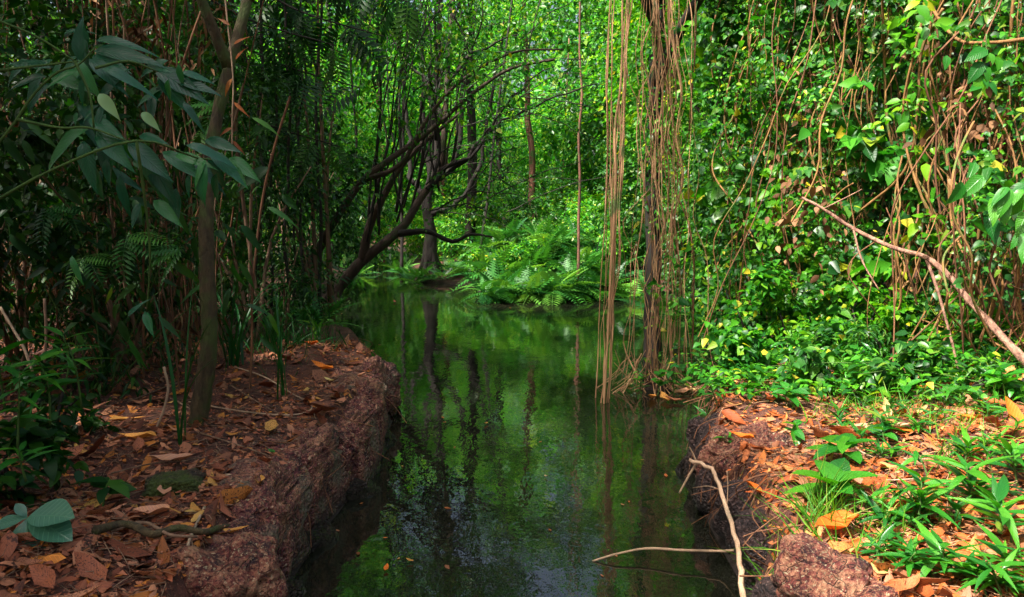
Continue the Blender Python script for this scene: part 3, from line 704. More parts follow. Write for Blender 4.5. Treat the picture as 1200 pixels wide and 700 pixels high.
for k in range(36):
    if k == 0: x0, x1, y1 = 757, 737, 452
    elif k == 1: x0, x1, y1 = 812, 806, 450
    else:
        c = r.choice([758, 772, 786, 800], p=[.15, .35, .35, .15]); x0 = c + r.normal(0, 4); x1 = 775 + (c - 778) * 1.2 + r.normal(0, 12); y1 = r.uniform(430, 468)
    hanging(x0, x1, y1, 6.9 + r.uniform(-.25, .25), float(r.choice([.0022, .003, .004, .0055], p=[.35, .35, .2, .1])), B['root'] if r.random() < .85 else B['rootdk'],
            lbx[k] if k < 2 else ('aerial root in the dense curtain over the mound'), gb, 300 + k, wob=float(r.uniform(.015, .06)))
# tangled thin roots fanning out on the mound
mb = MB(); r = rg(17)
for k in range(60):
    a = r.uniform(0, math.tau); c = Vector((1.34 + r.normal(0, .17), 6.92 + r.normal(0, .1), 0))
    h = r.uniform(.05, .35); e = Vector((c.x + math.cos(a) * r.uniform(.08, .42), c.y + math.sin(a) * r.uniform(.05, .25), -.03 + r.uniform(0, .05)))
    p = smooth_path([(c.x, c.y, h), ((c.x * .6 + e.x * .4) + r.normal(0, .04), (c.y + e.y) / 2, h * .5 + r.normal(0, .03)), tuple(e)], 4)
    mb.tube(p, r.uniform(.0025, .006), 4, False)
rm = mb.build('root_tangle', B['root']); tag(rm, 'tangle of fine roots on the low mound under the hanging root curtain', 'roots', None, 'stuff')

# ------------------------------------------------------------------ background forest
def forest_tree(seed, px, d, h, tr, cr, n, size, mat, tpl, label, zlo=1.5, group='trees of the forest across the creek', name='forest_tree', lean=0.0, L=.8, k=6):
    r = rg(seed); x = (px - 600) / F * d; z = max(gz(x, d), -.05); base = Vector((x, d, z))
    t = empty(name, base, label, 'tree', group)
    pts = [(x, d, z - .3)]
    for i in range(1, 6): pts.append((x + lean * i / 5 + r.normal(0, .12), d + r.normal(0, .12), z + h * .8 * i / 5))
    branch_obj('trunk', t, base, pts, tr, tr * .35, B['dark'] if r.random() < .6 else B['trunkfar'], r, 8, 3)
    blobs = []
    nb = 6
    for i in range(nb):
        a = i / nb * math.tau + r.uniform(-.4, .4); rr = cr * r.uniform(.35, .75); zz = zlo + (h - zlo) * (i + .5) / nb + r.normal(0, .3)
        c = (x + math.cos(a) * rr + lean * .6, d + math.sin(a) * rr, z + zz)
        blobs.append((*c, cr * r.uniform(.45, .7), cr * r.uniform(.45, .7), (h - zlo) / nb * r.uniform(.7, 1.15)))
        if i % 2 == 0: 
            q = pts[min(5, 1 + i * 4 // nb)]
            branch_obj('branch', t, base, [q, ((q[0] + c[0]) / 2, (q[1] + c[1]) / 2, (q[2] + c[2]) / 2 + .2), c], tr * .4, .02, B['dark'], r, 5, 3)
    pos, dr, nn, s = foliage_arrays(r, blobs, int(n * 1.45), size * 1.35, k, L)
    emit_leaves(t, base, pos, dr, nn, s, (tpl, None), mat, 0, stuff='crown', seed=seed)
    return t
specs = [  # px, depth, height, trunk r, crown r, twigs, leaf size, mat, tpl, zlo
    (395, 27, 11, .16, 3.2, 1500, .17, 'far', DIAMOND, .8), (450, 31, 13, .2, 3.6, 1500, .18, 'far', DIAMOND, 2), (350, 23, 10, .15, 2.8, 1400, .15, 'mid', DIAMOND, .8),
    (520, 27, 7.5, .15, 2.6, 1400, .16, 'far', DIAMOND, 1), (566, 34, 10, .25, 3.6, 1500, .2, 'far', DIAMOND, 1), (592, 23, 7.0, .12, 1.7, 1300, .14, 'far', SLIM, .8),
    (640, 30, 5.5, .16, 2.4, 1300, .18, 'far', DIAMOND, .8), (712, 22, 4.8, .12, 1.6, 1500, .14, 'far', DIAMOND, .6), (785, 27, 12, .2, 2.6, 1500, .17, 'far', DIAMOND, .6),
    (780, 18, 9, .15, 2.6, 1600, .13, 'mid', DIAMOND, .5), (830, 15, 8.5, .13, 2.3, 1700, .12, 'bright', DIAMOND, .4), (890, 19, 10, .16, 3.0, 1500, .14, 'far', DIAMOND, .5),
    (950, 14, 8.5, .15, 2.5, 1700, .12, 'mid', DIAMOND, .5), (1030, 17, 9, .16, 3.0, 1400, .14, 'bright', DIAMOND, .5), (1110, 12, 8, .14, 2.4, 1500, .12, 'mid', DIAMOND, .5),
    (1200, 14, 9, .15, 2.8, 1200, .14, 'mid', DIAMOND, .5), (250, 20, 10, .16, 3.0, 1300, .15, 'mid', DIAMOND, .6), (300, 15, 8.5, .13, 2.2, 1400, .12, 'dark', DIAMOND, .5),
    (160, 16, 9, .15, 2.8, 1300, .14, 'dark', DIAMOND, .5), (60, 13, 9, .15, 2.6, 1200, .13, 'dark', DIAMOND, .5), (-60, 11, 8, .15, 2.6, 900, .13, 'dark', DIAMOND, .5)]
for k, (px, d, h, tr, cr, n, sz, mt, tp_, zl) in enumerate(specs):
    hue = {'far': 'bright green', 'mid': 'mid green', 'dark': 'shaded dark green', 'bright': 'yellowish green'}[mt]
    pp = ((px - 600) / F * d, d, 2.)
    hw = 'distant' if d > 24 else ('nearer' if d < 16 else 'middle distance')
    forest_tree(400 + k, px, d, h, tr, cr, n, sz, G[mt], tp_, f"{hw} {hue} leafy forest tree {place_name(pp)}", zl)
# far-off wood that closes the view
r = rg(23); pos = []
N = 46000
ang = r.uniform(-.95, .95, N); dist = r.uniform(38, 60, N); pxa = 600 + 900 * np.tan(ang); zz = r.uniform(0, 1, N) ** .9 * (15 + 2 * np.sin(ang * 17) + 1.5 * np.sin(ang * 41 + 1) - 1.2 * np.exp(-((pxa - 668) / 30) ** 2))
pos = np.stack([np.sin(ang) * dist, np.cos(ang) * dist, zz], -1)
me = scatter_mesh('distant_wood', DIAMOND, pos, frames(r.normal(0, 1, (N, 3)) + [0, 0, -.4], r.normal(0, .6, (N, 3)) + [0, -.3, 1]), r.uniform(.5, 1.0, N), r.random(N))
tag(link('distant_wood', me, None, G['far']), 'far-off mass of bright green wood closing the view', 'forest', None, 'stuff')

# shrubs: base point, blobs relative
def shrub(seed, px, d, h, rad, n, size, mat, tpl, label, group, k_obj=0, meshes=None, z0=None, L=.35, name='shrub', stems=5, k=6, smat=None, droop=.5, xy=None):
    r = rg(seed); x = (px - 600) / F * d
    if xy: x, d = xy
    z = gz(x, d) if z0 is None else z0; base = Vector((x, d, z)); t = empty(name, base, label, 'shrub', group)
    blobs = [(x + r.normal(0, rad * .35), d + r.normal(0, rad * .35), z + h * f, rad * r.uniform(.5, .8), rad * r.uniform(.5, .8), h * .24) for f in (.22, .45, .65, .85)]
    for i in range(stems):
        b = blobs[i % 4]; a = r.uniform(0, math.tau)
        e = (b[0] + math.cos(a) * rad * .5, b[1] + math.sin(a) * rad * .5, b[2] + h * .15)
        branch_obj('stem', t, base, [(x + r.normal(0, .06), d + r.normal(0, .06), z - .08), (x + (e[0] - x) * .4, d + (e[1] - d) * .4, z + (e[2] - z) * .6), e], .012 + .004 * h, .005, smat or B['dark'], r, 5, 3)
    pos, dr, nn, s = foliage_arrays(r, blobs, n, size, k, L, droop)
    emit_leaves(t, base, pos, dr, nn, s, (tpl, meshes), mat, k_obj, seed=seed)
    return t
r = rg(29)
gs = 'shrubs of the understory across the creek'
for k in range(30):
    px = 380 + k * 17.5 + r.uniform(-8, 8); d = [24, 17.5, 20.5][k % 3] + r.uniform(-1, 1)
    if px < 560: d = [28, 24, 20.5][k % 3] + r.uniform(-1, 1)
    h = r.uniform(1.4, 2.8); mt = ['far', 'mid', 'far', 'bright'][k % 4]
    x = (px - 600) / F * d
    if water_sd(np.array([x]), np.array([d]))[0] < .1: continue
    shrub(500 + k, px, d, h, r.uniform(.8, 1.3), 420, .13, G[mt], DIAMOND, f"{'tall' if h > 2.1 else 'low'} {'yellowish' if mt == 'bright' else 'bright' if mt == 'far' else 'darker'} green shrub {place_name((x, d, 1.5))}, {'rear row' if d > 22 else 'middle row' if d > 19 else 'near water'}", gs)

# ------------------------------------------------------------------ ferns
FR = [pinnate_tpl(11, .32, .085, dr, 2, ang=76) for dr in (.35, .55, .8)]
FRM = [tpl_mesh('frond', f) for f in FR]
for me in FRM: me.materials.append(G['fern'])
def fern(seed, base, nf, L, label, group=None, tilt=(.35, 1.1), name='fern', mat=None):
    r = rg(seed); t = empty(name, base, label, 'fern', group)
    for k in range(nf):
        a = k / nf * math.tau * 1.0 + r.uniform(-.3, .3); el = r.uniform(*tilt)
        d = np.array([[math.cos(a) * math.cos(el), math.sin(a) * math.cos(el), math.sin(el)]])
        M = frames(d, np.array([[0, 0, 1.0]]) + r.normal(0, .12, (1, 3)))[0]
        o = link('frond', FRM[k % 3] if mat is None else mat[k % 3], t)
        o.matrix_basis = Matrix(M.tolist()).to_4x4() @ Matrix.Scale(L * r.uniform(.7, 1.15), 4)
    return t
for k, (px, py, L) in enumerate([(478, 326, .5), (492, 330, .45), (520, 331, .5), (530, 328, .6), (548, 330, .55), (470, 320, .6), (505, 331, .4)]):
    b = P(px, py + 1, .02); b.z = max(gz(b.x, b.y), .0) + .05; fern(670 + k, b, 9, L, 'low fern on the far shore ' + ['left of the dark tree foot', 'touching the dark tree foot on the left', 'right of the dark tree foot', 'between the dark tree and the fern bank', 'next to the fern bank', 'farthest left of the dark tree', 'in front of the dark tree foot'][k], 'ferns around the foot of the dark tree')
r = rg(31)
for k in range(66):
    px = 566 + (k % 22) * 7.3 + r.uniform(-4, 4); row = k // 22; d = 14.15 + row * .6 + r.uniform(-.3, .5)
    x = (px - 600) / F * d
    z = gz(x, d); 
    fern(600 + k, Vector((x, d, max(z, .0) + [.2, .5, .85][row] * r.uniform(.4, 1.15))), 12, r.uniform(.48, .74), f"{['glossy', 'full', 'arching', 'spreading', 'ragged'][k % 5]} fern {['over the water', 'in the second row', 'in the upper row'][row]} {'left' if px < 610 else 'middle' if px < 670 else 'right'} on the fern bank", 'ferns of the fern bank across the creek', (-.35, 1.25))
for k, (px, py, d, L, lb) in enumerate([(420, 322, 20, .6, 'fern on the far shore between the leaning trunks'), (484, 318, 17.6, .55, 'fern growing at the left foot of the dark tree'), (540, 325, 17.8, .55, 'fern growing at the right foot of the dark tree'),
                                    (368, 395, 8.2, .55, 'small bright fern at the back of the left ledge'), (345, 385, 9, .6, 'shaded fern under the leaning trunks'), (780, 352, 12, .9, 'fern on the far bank behind the hanging roots'),
                                    (830, 345, 12.5, .9, 'fern on the far bank right of the hanging roots'), (735, 345, 14.2, .9, 'fern at the right end of the far bank'), (600, 255, 20, 1.6, 'tall fern standing above the fern bank'), (380, 40, 8, .0, '')]):
    if L == 0: continue
    b = D(px, py, d); b.z = max(gz(b.x, b.y), 0.02); fern(650 + k, b, 10, L, lb)

# shrubs and dark undergrowth at the far bank right (behind roots)
for k, (px, d, h, rd, mt, lb) in enumerate([(745, 15.5, 2.6, 1.0, 'mid', 'dark leafy shrub on the far bank right behind the thick hidden trunk'), (800, 14.5, 2.4, 1.0, 'mid', 'green shrub on the far bank seen through the hanging roots'),
        (845, 11.5, 2.6, .9, 'bright', 'bright leafy shrub at the water right of the hanging roots'), (880, 10, 2.8, .9, 'mid', 'leafy shrub at the back of the right bank beside the water'), (960, 10, 3.2, 1.1, 'mid', 'tall shrub behind the vine curtain above the right bank'),
        (1060, 9.0, 3.2, 1.1, 'dark', 'dark shrub behind the vine curtain in the right half'), (1160, 8, 3.4, 1.1, 'dark', 'dark shrub behind the vine curtain at the right edge')]):
    shrub(560 + k, px, d, h, rd, 900, .11, G[mt], OVATE3, lb, None, 0)

# ------------------------------------------------------------------ right: curtain of leafy vines
curtain = [(842, 8.4), (870, 7.7), (905, 7.2), (950, 6.8), (1000, 6.4), (1050, 6.1), (1100, 5.7), (1150, 5.3), (1200, 4.9), (1260, 4.6)]
cxs = [c[0] for c in curtain]; cds = [c[1] for c in curtain]
gv = 'leafy vines hanging over the right bank'
SPM = [(G[m_], remat(V_HT, G[m_]), remat(V_OV, G[m_])) for m_ in ('vine', 'mid', 'bright', 'vine', 'mid')]; SPS = [1, .62, 1.35, .8, 1.1, .7, 1.6]
r = rg(37)
nv = 44
for k in range(nv):
    px = 838 + (k + .5) / nv * 410 + r.uniform(-6, 6); d = float(np.interp(px, cxs, cds)) + [0, .45, .9, -.2][k % 4] + r.uniform(-.15, .15)
    x = (px - 600) / F * d; zb = gz(x, d); ztop = 5.0 + r.uniform(-.4, .6)
    base = Vector((x, d, zb))
    hue = ['bright', 'yellow dotted', 'fresh', 'deep'][k % 4]
    t = empty('leafy_vine', base, f"{hue} green leafy vine {place_name((x, d, 2))}, {['front', 'middle', 'rear', 'foremost'][k % 4]}", 'vine', gv)
    pts = []; m = 9
    for i in range(m):
        f = i / (m - 1); pts.append((x + r.normal(0, .10) + .12 * math.sin(f * 6 + k), d + r.normal(0, .08), zb - .02 + (ztop - zb) * f))
    path = smooth_path(pts, 4)
    mb = MB(); mb.tube(path - np.array(tuple(base)), r.uniform(.005, .011), 5, False, .1, r)
    p2 = path + np.cumsum(r.normal(0, .02, path.shape), 0); mb.tube(p2 - np.array(tuple(base)), r.uniform(.003, .006), 4, False)
    mb.build('stem', B['vine'], t)
    # twigs
    nt_ = int(128 / SPS[k % 7] ** 1.3); cl_ = r.integers(2, len(path) - 1, 9); f = np.clip(cl_[r.integers(0, 9, nt_)] + r.normal(0, 1.1, nt_).astype(int), 0, len(path) - 1); st = path[f] + r.normal(0, .10, (nt_, 3)); st[:, 2] = np.maximum(st[:, 2], zb + .05)
    if px > 1040: keep = (st[:, 2] > 1.7 + .2 * math.sin(k)) | (r.random(nt_) < .6); st = st[keep]; nt_ = len(st)
    dirs = r.normal(0, 1, (nt_, 3)) * [1, 1, .5] + [-.25, -.55, .0]
    big = r.uniform(.8, 1.3)
    pos, dr, nn, s = sprays(r, st, dirs, r.uniform(.12, .45, nt_), 6, np.full(nt_, .074 * big * d / 6.6) * r.uniform(.45, 1.7, nt_), .6, .7, .6)
    nn = nn + np.array([-.25, -.5, .1]); 
    mtk = SPM[k % 5]; emit_leaves(t, base, pos, dr, nn, s * SPS[k % 7], (HEART if k % 3 else OVATE, mtk[1] if k % 3 else mtk[2]), mtk[0], 34, seed=700 + k)
# bare stems that hang and tangle among them
gt = 'bare brown vine stems tangled over the right bank'
r = rg(41)
for k in range(88):
    px = 850 + r.random() ** .75 * 370; d = float(np.interp(px, cxs, cds)) + r.uniform(-.35, .3)
    x = (px - 600) / F * d; zt = r.uniform(2.2, 4.6); zb = gz(x, d) + r.uniform(-.05, 1.0) * (r.random() < .5)
    m = 9; sl = r.normal(0, .40); A = r.uniform(.03, .16); ph = r.uniform(0, 6)
    pts = [(x + sl * f + A * math.sin(ph + 7 * f) + r.normal(0, .035), d + A * math.cos(ph * 2 + 6 * f) * .8, zt + (zb - zt) * f) for f in np.linspace(0, 1, m)]
    mb = MB(); base = pts[-1]; mb.tube(smooth_path(pts, 4) - np.array(base), r.uniform(.003, .008), 4, False, .1, r)
    o = mb.build('bare_vine', B['vine'] if r.random() < .6 else B['rootdk'], None, base)
    tag(o, f"{'long' if zt > 3.4 else 'short'} {'wavy' if A > .09 else 'straight'} bare vine {place_name((x, d, 2))}", 'vine', gt)
# brown tangle low at the right under the fallen branch
r = rg(42)
for k in range(36):
    px = r.uniform(1030, 1215); d = float(np.interp(px, cxs, cds)) - r.uniform(.1, .6); x = (px - 600) / F * d
    z0 = gz(x, d) + r.uniform(0, .25); z1 = r.uniform(1.1, 2.3); a = r.uniform(-1, 1)
    pts = [(x + a * .45 * math.sin(f * 2.6) + r.normal(0, .02), d - .18 * math.sin(f * 3.14) + r.normal(0, .02), z0 + (z1 - z0) * f ** .8) for f in np.linspace(0, 1, 7)]
    mb = MB(); mb.tube(smooth_path(pts, 4) - np.array(pts[0]), r.uniform(.003, .008), 4, False, .12, r)
    o = mb.build('bare_vine', B['vine'] if k % 2 else B['rootdk'], None, pts[0])
    tag(o, f"{'dark' if k % 2 == 0 else 'brown'} {'left' if a < 0 else 'right'} bowed vine {'right' if px > 1110 else 'left'} of the branch twig", 'vine', 'bowed vine stems in the tangle at the lower right')
pos, d, n, s_ = foliage_arrays(rg(55), [(D(900, 200, 6.9).x, 6.9, 2.2, .7, .4, 1.5), (D(1050, 150, 5.9).x, 5.8, 2.3, .8, .4, 1.4), (D(1150, 250, 5.1).x, 5.0, 1.9, .6, .3, 1.2)], 110, .09, 4, .3, 1.0)
o = emit_leaves(None, pos[0], pos, d, n, s_, (OVATE, None), G['dead'], 0, stuff='dead_foliage', seed=55)
tag(o, 'brown dead leaves caught in the vine curtain over the right bank', 'dead leaves', None, 'stuff')
# arching loops at the right
loops = [([(1005, 250), (1060, 200), (1075, 130), (1080, 60), (1105, 10)], .010, 'curved brown vine arching up toward the top right'),
         ([(1085, 0), (1120, 45), (1160, 50), (1210, 45)], .012, 'smooth greenish vine bending to the right edge near the top'),
         ([(1075, 120), (1100, 150), (1110, 190), (1115, 260), (1130, 300)], .009, 'pair of brown vines dropping beside the right leaf cluster'),
         ([(905, 262), (930, 265), (955, 255), (985, 225), (1000, 215)], .007, 'low slung yellowish vine left of the fallen branch tip'),
         ([(1060, 395), (1075, 440), (1055, 470), (1020, 480)], .006, 'green vine loop touching the leaf litter under the curtain'),
         ([(880, 40), (870, 120), (845, 160), (835, 200), (860, 240), (895, 300)], .008, 'brown looping vine right of the hanging roots'),
         ([(1150, 250), (1145, 300), (1150, 350), (1135, 410)], .010, 'thick brown vine stem hanging at the right above the branch'),
         ([(1080, 375), (1110, 385), (1150, 395), (1180, 410)], .006, 'thin reddish vine lying across toward the fallen branch end'),
         ([(1175, 230), (1165, 290), (1175, 340), (1160, 400)], .009, 'brown vine stem nearest the right edge above the branch')]
for k, (a_, rad, lb) in enumerate(loops):
    pts = [D(x, y, float(np.interp(x, cxs, cds)) - .35) for x, y in a_]; base = pts[-1].copy(); r = rg(900 + k)
    mb = MB(); mb.tube(smooth_path(pts, 7) - np.array(tuple(base)), rad, 6, True, .1, r)
    tag(mb.build('looping_vine', B['vine'], None, base), lb, 'vine')

# a broad leafed plant at the right edge (blue green leaves at mid height)
def leaf_plant(name, label, cat, base, stems, leaves, meshes, mat_stem, mat=None, lname='leaf', group=None, seed=0, rad=.004):
    """leaves: (point, direction, normal, length)"""
    t = empty(name, base, label, cat, group); r = rg(seed)
    for st in stems:
        branch_obj('stem', t, base, st, rad, rad * .5, mat_stem, r, 5, 4)
    for p, d, n, L in leaves:
        M = frames(np.array([tuple(d)]), np.array([tuple(n)]))[0]
        o = link(lname, meshes[int(r.integers(len(meshes)))], t)
        o.matrix_basis = Matrix.Translation(Vector(p) - Vector(base)) @ Matrix(M.tolist()).to_4x4() @ Matrix.Scale(L, 4)
    return t

# ------------------------------------------------------------------ left: dark undergrowth
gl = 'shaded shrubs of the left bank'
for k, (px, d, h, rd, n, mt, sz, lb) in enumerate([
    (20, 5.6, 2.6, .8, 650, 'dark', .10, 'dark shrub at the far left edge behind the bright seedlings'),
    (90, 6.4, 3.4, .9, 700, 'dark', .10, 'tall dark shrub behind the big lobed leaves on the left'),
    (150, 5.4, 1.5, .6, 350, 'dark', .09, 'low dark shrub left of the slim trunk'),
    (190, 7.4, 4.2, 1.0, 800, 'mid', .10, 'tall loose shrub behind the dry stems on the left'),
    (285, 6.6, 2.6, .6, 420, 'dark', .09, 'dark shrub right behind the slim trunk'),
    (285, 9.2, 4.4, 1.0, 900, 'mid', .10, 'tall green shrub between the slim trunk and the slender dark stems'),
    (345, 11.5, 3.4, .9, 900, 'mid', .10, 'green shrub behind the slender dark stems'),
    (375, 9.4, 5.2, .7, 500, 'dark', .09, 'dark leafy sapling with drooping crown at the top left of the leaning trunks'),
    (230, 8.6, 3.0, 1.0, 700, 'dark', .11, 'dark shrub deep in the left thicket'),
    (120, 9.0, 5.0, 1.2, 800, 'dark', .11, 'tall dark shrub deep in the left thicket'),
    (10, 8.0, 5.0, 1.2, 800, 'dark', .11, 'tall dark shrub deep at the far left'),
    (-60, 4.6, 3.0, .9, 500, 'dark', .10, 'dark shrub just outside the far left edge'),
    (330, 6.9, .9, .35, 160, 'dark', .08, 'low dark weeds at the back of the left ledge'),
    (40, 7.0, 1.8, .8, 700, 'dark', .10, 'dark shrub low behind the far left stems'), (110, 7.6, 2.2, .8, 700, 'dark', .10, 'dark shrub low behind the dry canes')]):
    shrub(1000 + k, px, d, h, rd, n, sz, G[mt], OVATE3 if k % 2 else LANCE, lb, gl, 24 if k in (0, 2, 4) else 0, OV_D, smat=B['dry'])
# dry upright stems
gd = 'dry reddish stems of the left thicket'
r = rg(43)
for k in range(110):
    px = [r.normal(195, 45), r.uniform(-20, 300)][k % 2]; d = r.uniform(4.9, 8.6); x = (px - 600) / F * d
    zb = gz(x, d); zt = r.uniform(1.6, 4.2); ln = r.normal(0, .28); A = r.uniform(.01, .06); ph = r.uniform(0, 6)
    pts = [(x + ln * f * f + A * math.sin(ph + 5 * f), d + r.normal(0, .02), zb + (zt - zb) * f) for f in np.linspace(0, 1, 7)]
    mb = MB(); mb.tube(smooth_path(pts, 4) - np.array(pts[0]), r.uniform(.003, .009), 4, False, .1, r)
    o = mb.build('dry_cane', B['dry'] if r.random() < .45 else B['rootdk'], None, pts[0])
    tag(o, f"{'tall' if zt > 3 else 'short'} dry stem {'leaning right' if ln > .1 else 'leaning left' if ln < -.1 else 'upright'} {place_name((x, d, 1.6))}", 'stem', gd)
# dead hanging foliage among them
pos, d, n, s = foliage_arrays(rg(44), [((190 - 600) / F * 6.5, 6.5, 2.9, .5, .5, 1.0), ((130 - 600) / F * 6.2, 6.2, 1.7, .8, .5, .9), ((40 - 600) / F * 6.2, 6.0, 1.2, .8, .4, .7), ((185 - 600) / F * 5.6, 5.6, .9,   .6, .3, .4)], 260, .13, 5, .4, 1.0)
o = emit_leaves(None, pos[0], pos, d, n, s, (LANCE, None), G['dead'], 0, stuff='dead_foliage', seed=44)
tag(o, 'dry brown dead leaves caught among the stems of the left thicket', 'dead leaves', None, 'stuff')
# pale curled dry leaves on the twig right of the slim trunk
d0 = 4.2
p0 = D(268, 0, d0); tb = D(272, 185, d0)
t = empty('dry_twig', tb, 'pale yellow hanging twig with curled dry leaves beside the slim trunk', 'twig')
branch_obj('stem', t, tb, [D(258, -60, d0), D(266, 20, d0), D(273, 90, d0), D(272, 140, d0), tb], .005, .003, B['stick'], rg(1), 5, 5)
TL = [tpl_mesh('dry_leaf', leaf_tpl(.22, 6, .3, .5, 'lance', 1.0))]; TL[0].materials.append(G['litter_r'])
for (x, y, dx, dy, L) in [(274, 52, .8, .5, .10), (276, 70, .6, .8, .09), (272, 92, -.5, -.8, .10), (274, 120, .7, -.6, .10), (272, 150, -.7, -.3, .08), (273, 165, .7, -.8, .09), (270, 30, -.7, .5, .08)]:
    p = D(x, y, d0 - .005); M = frames(np.array([[dx, -.2, dy]]), np.array([[0, -1, .3]]))[0]
    o = link('dry_leaf', TL[0], t); o.matrix_basis = Matrix.Translation(p - tb) @ Matrix(M.tolist()).to_4x4() @ Matrix.Scale(L, 4)

# ------------------------------------------------------------------ left: big lobed leaves near the camera
BLm = []
for wd, f, dr, tw in ((.29, .3, .3, .1), (.24, .25, .6, .35), (.33, .4, .25, -.4)):
    me = tpl_mesh('leaf', leaf_tpl(wd, 8, f, dr, 'lance', tw, .015)); me.materials.append(G['blue']); BLm.append(me)
PALE = [tpl_mesh('leaf', leaf_tpl(.44, 10, .45, .5, 'lance', .5, .02))]; PALE[0].materials.append(G['pale'])
def from_pix(px, py, d, ex, ey, L=None, tilt=0.0, nrm=(0, -.8, .6)):
    a = D(px, py, d); b = D(ex, ey, d + tilt); v = b - a
    return (a, v, nrm, v.length)
dp = 2.75
pb_ = Vector(D(-40, 420, dp)); pb_.z = gz(pb_.x, pb_.y)
lv = []
# (base x, base y, tip x, tip y)
for (a_, b_, c_, d_) in [(95, 72, 55, 92), (95, 72, 90, 18), (110, 60, 185, 62), (112, 48, 168, 40), (108, 66, 150, 78), (104, 50, 95, 28), (60, 80, 4, 66),
                         (92, 84, 45, 100), (98, 92, 88, 118), (55, 90, 2, 100), (60, 98, 18, 120), (110, 128, 95, 142), (106, 150, 26, 178), (90, 132, 86, 144), (98, 165, 108, 226), (112, 155, 155, 196), (120, 165, 122, 210), (150, 168, 200, 206),
                         (118, 120, 140, 75), (92, 70, 112, 110), (182, 82, 242, 112), (185, 90, 222, 128), (170, 78, 196, 78), (160, 165, 190, 236), (172, 180, 205, 240), (190, 178, 240, 206), (205, 182, 250, 190), (228, 188, 262, 222), (230, 205, 232, 232), (222, 205, 216, 228),
                         (268, 185, 304, 208), (265, 190, 290, 218), (240, 165, 280, 172), (75, 40, 98, 26), (40, 72, 0, 82), (215, 120, 235, 145), (180, 235, 212, 262), (165, 238, 150, 268), (84, 300, 90, 330), (170, 365, 178, 394), (150, 372, 160, 350)]:
    lv.append(from_pix(a_, b_, dp + (a_ * .0015) + (b_ % 7) * .02, c_, d_, tilt=-.04))
rr_ = rg(48)
for k in range(60):
    c_ = [(100, 70), (112, 130), (150, 170), (190, 90), (60, 80), (235, 190), (120, 190)][k % 7]; a0, b0_ = c_[0] + rr_.normal(0, 14), c_[1] + rr_.normal(0, 12)
    an = rr_.uniform(.1, 2.9); L_ = rr_.uniform(28, 58); lv.append(from_pix(a0, b0_, dp + .15 + rr_.uniform(0, .35), a0 + math.cos(an) * L_, b0_ + math.sin(an) * L_ * .9, tilt=rr_.uniform(-.08, .05)))
leaf_plant('lobed_leaf_shrub', 'shrub with large blue green lobed leaves reaching in from the upper left', 'shrub', pb_,
           [[pb_, D(-30, 250, dp), D(20, 140, dp), D(60, 90, dp), D(92, 76, dp), D(112, 55, dp)], [D(20, 140, dp), D(70, 150, dp), D(105, 150, dp), D(150, 166, dp)], [D(-30, 250, dp), D(60, 200, dp), D(160, 165, dp), D(230, 185, dp + .3), D(268, 188, dp + .4)],
            [D(-60, 0, dp), D(0, 25, dp), D(45, 44, dp), D(88, 72, dp)], [D(88, 72, dp), D(105, 110, dp), D(110, 150, dp)], [D(112, 80, dp), D(150, 72, dp + .1), D(184, 84, dp + .25)], [D(-20, 85, dp), D(40, 78, dp), D(92, 72, dp)], [D(160, 165, dp), D(170, 235, dp + .1), D(176, 300, dp + .2), D(172, 366, dp + .3)]],
           lv, BLm, B['stem'], seed=4, rad=.006)
t = bpy.data.objects['lobed_leaf_shrub']
for (a_, b_, c_, d_) in [(116, 110, 142, 142), (166, 132, 190, 154)]:
    p, v, n_, L = from_pix(a_, b_, dp - .08, c_, d_); M = frames(np.array([tuple(v)]), np.array([[.1, -.9, .4]]))[0]
    o = link('leaf', PALE[0], t); L = L * .85; o.matrix_basis = Matrix.Translation(p - pb_) @ Matrix(M.tolist()).to_4x4() @ Matrix.Scale(L, 4); o['label'] = 'pale leaf showing its whitish underside'
# second darker broad leaves behind
r = rg(47); lv = []
for k in range(70):
    px, py = r.uniform(-10, 330), r.uniform(120, 400); d = r.uniform(4.0, 5.2); a_ = r.uniform(-2.8, -.2)
    L = r.uniform(.10, .22); p = D(px, py, d); lv.append((p, (math.cos(a_), r.normal(0, .3), math.sin(a_)), (r.normal(0, .4), -.7, .6), L))
b = D(120, 400, 4.8); b.z = gz(b.x, b.y)
leaf_plant('undergrowth_plant', 'sprawling dark leafed undergrowth plant filling the shade below the big lobed leaves', 'plant', b,
           [[b, D(100, 300, 4.7), D(60, 200, 4.6)], [b, D(180, 330, 4.7), D(220, 240, 4.7)], [b, D(200, 380, 4.8), D(300, 300, 5)], [b, D(60, 350, 4.5), D(0, 260, 4.4)]], lv, remat(BLm, G['dark']) + LN_M, B['stem'], seed=5)
# ferny light sprays in the shade
for k, (px, py, L, az) in enumerate([(150, 275, .34, 0.2), (215, 290, .3, 2.6), (100, 300, .3, .5), (262, 120, .3, 2.8), (240, 150, .25, .4), (60, 240, .3, .3)]):
    b = D(px, py, 4.4); t = empty('fern', b, f"small feathery green spray {['left of', 'right at', 'far left of', 'above right of', 'above', 'farthest left of'][k]} the slim trunk in the left shade", 'fern', 'small ferns in the left shade')
    for q in range(3):
        d = np.array([[math.cos(az + q * .7), -.4, .1 - .25 * q]]); M = frames(d, np.array([[0, -.5, 1.0]]))[0]
        o = link('frond', FRM[q], t); o.matrix_basis = Matrix(M.tolist()).to_4x4() @ Matrix.Scale(L * .8, 4)

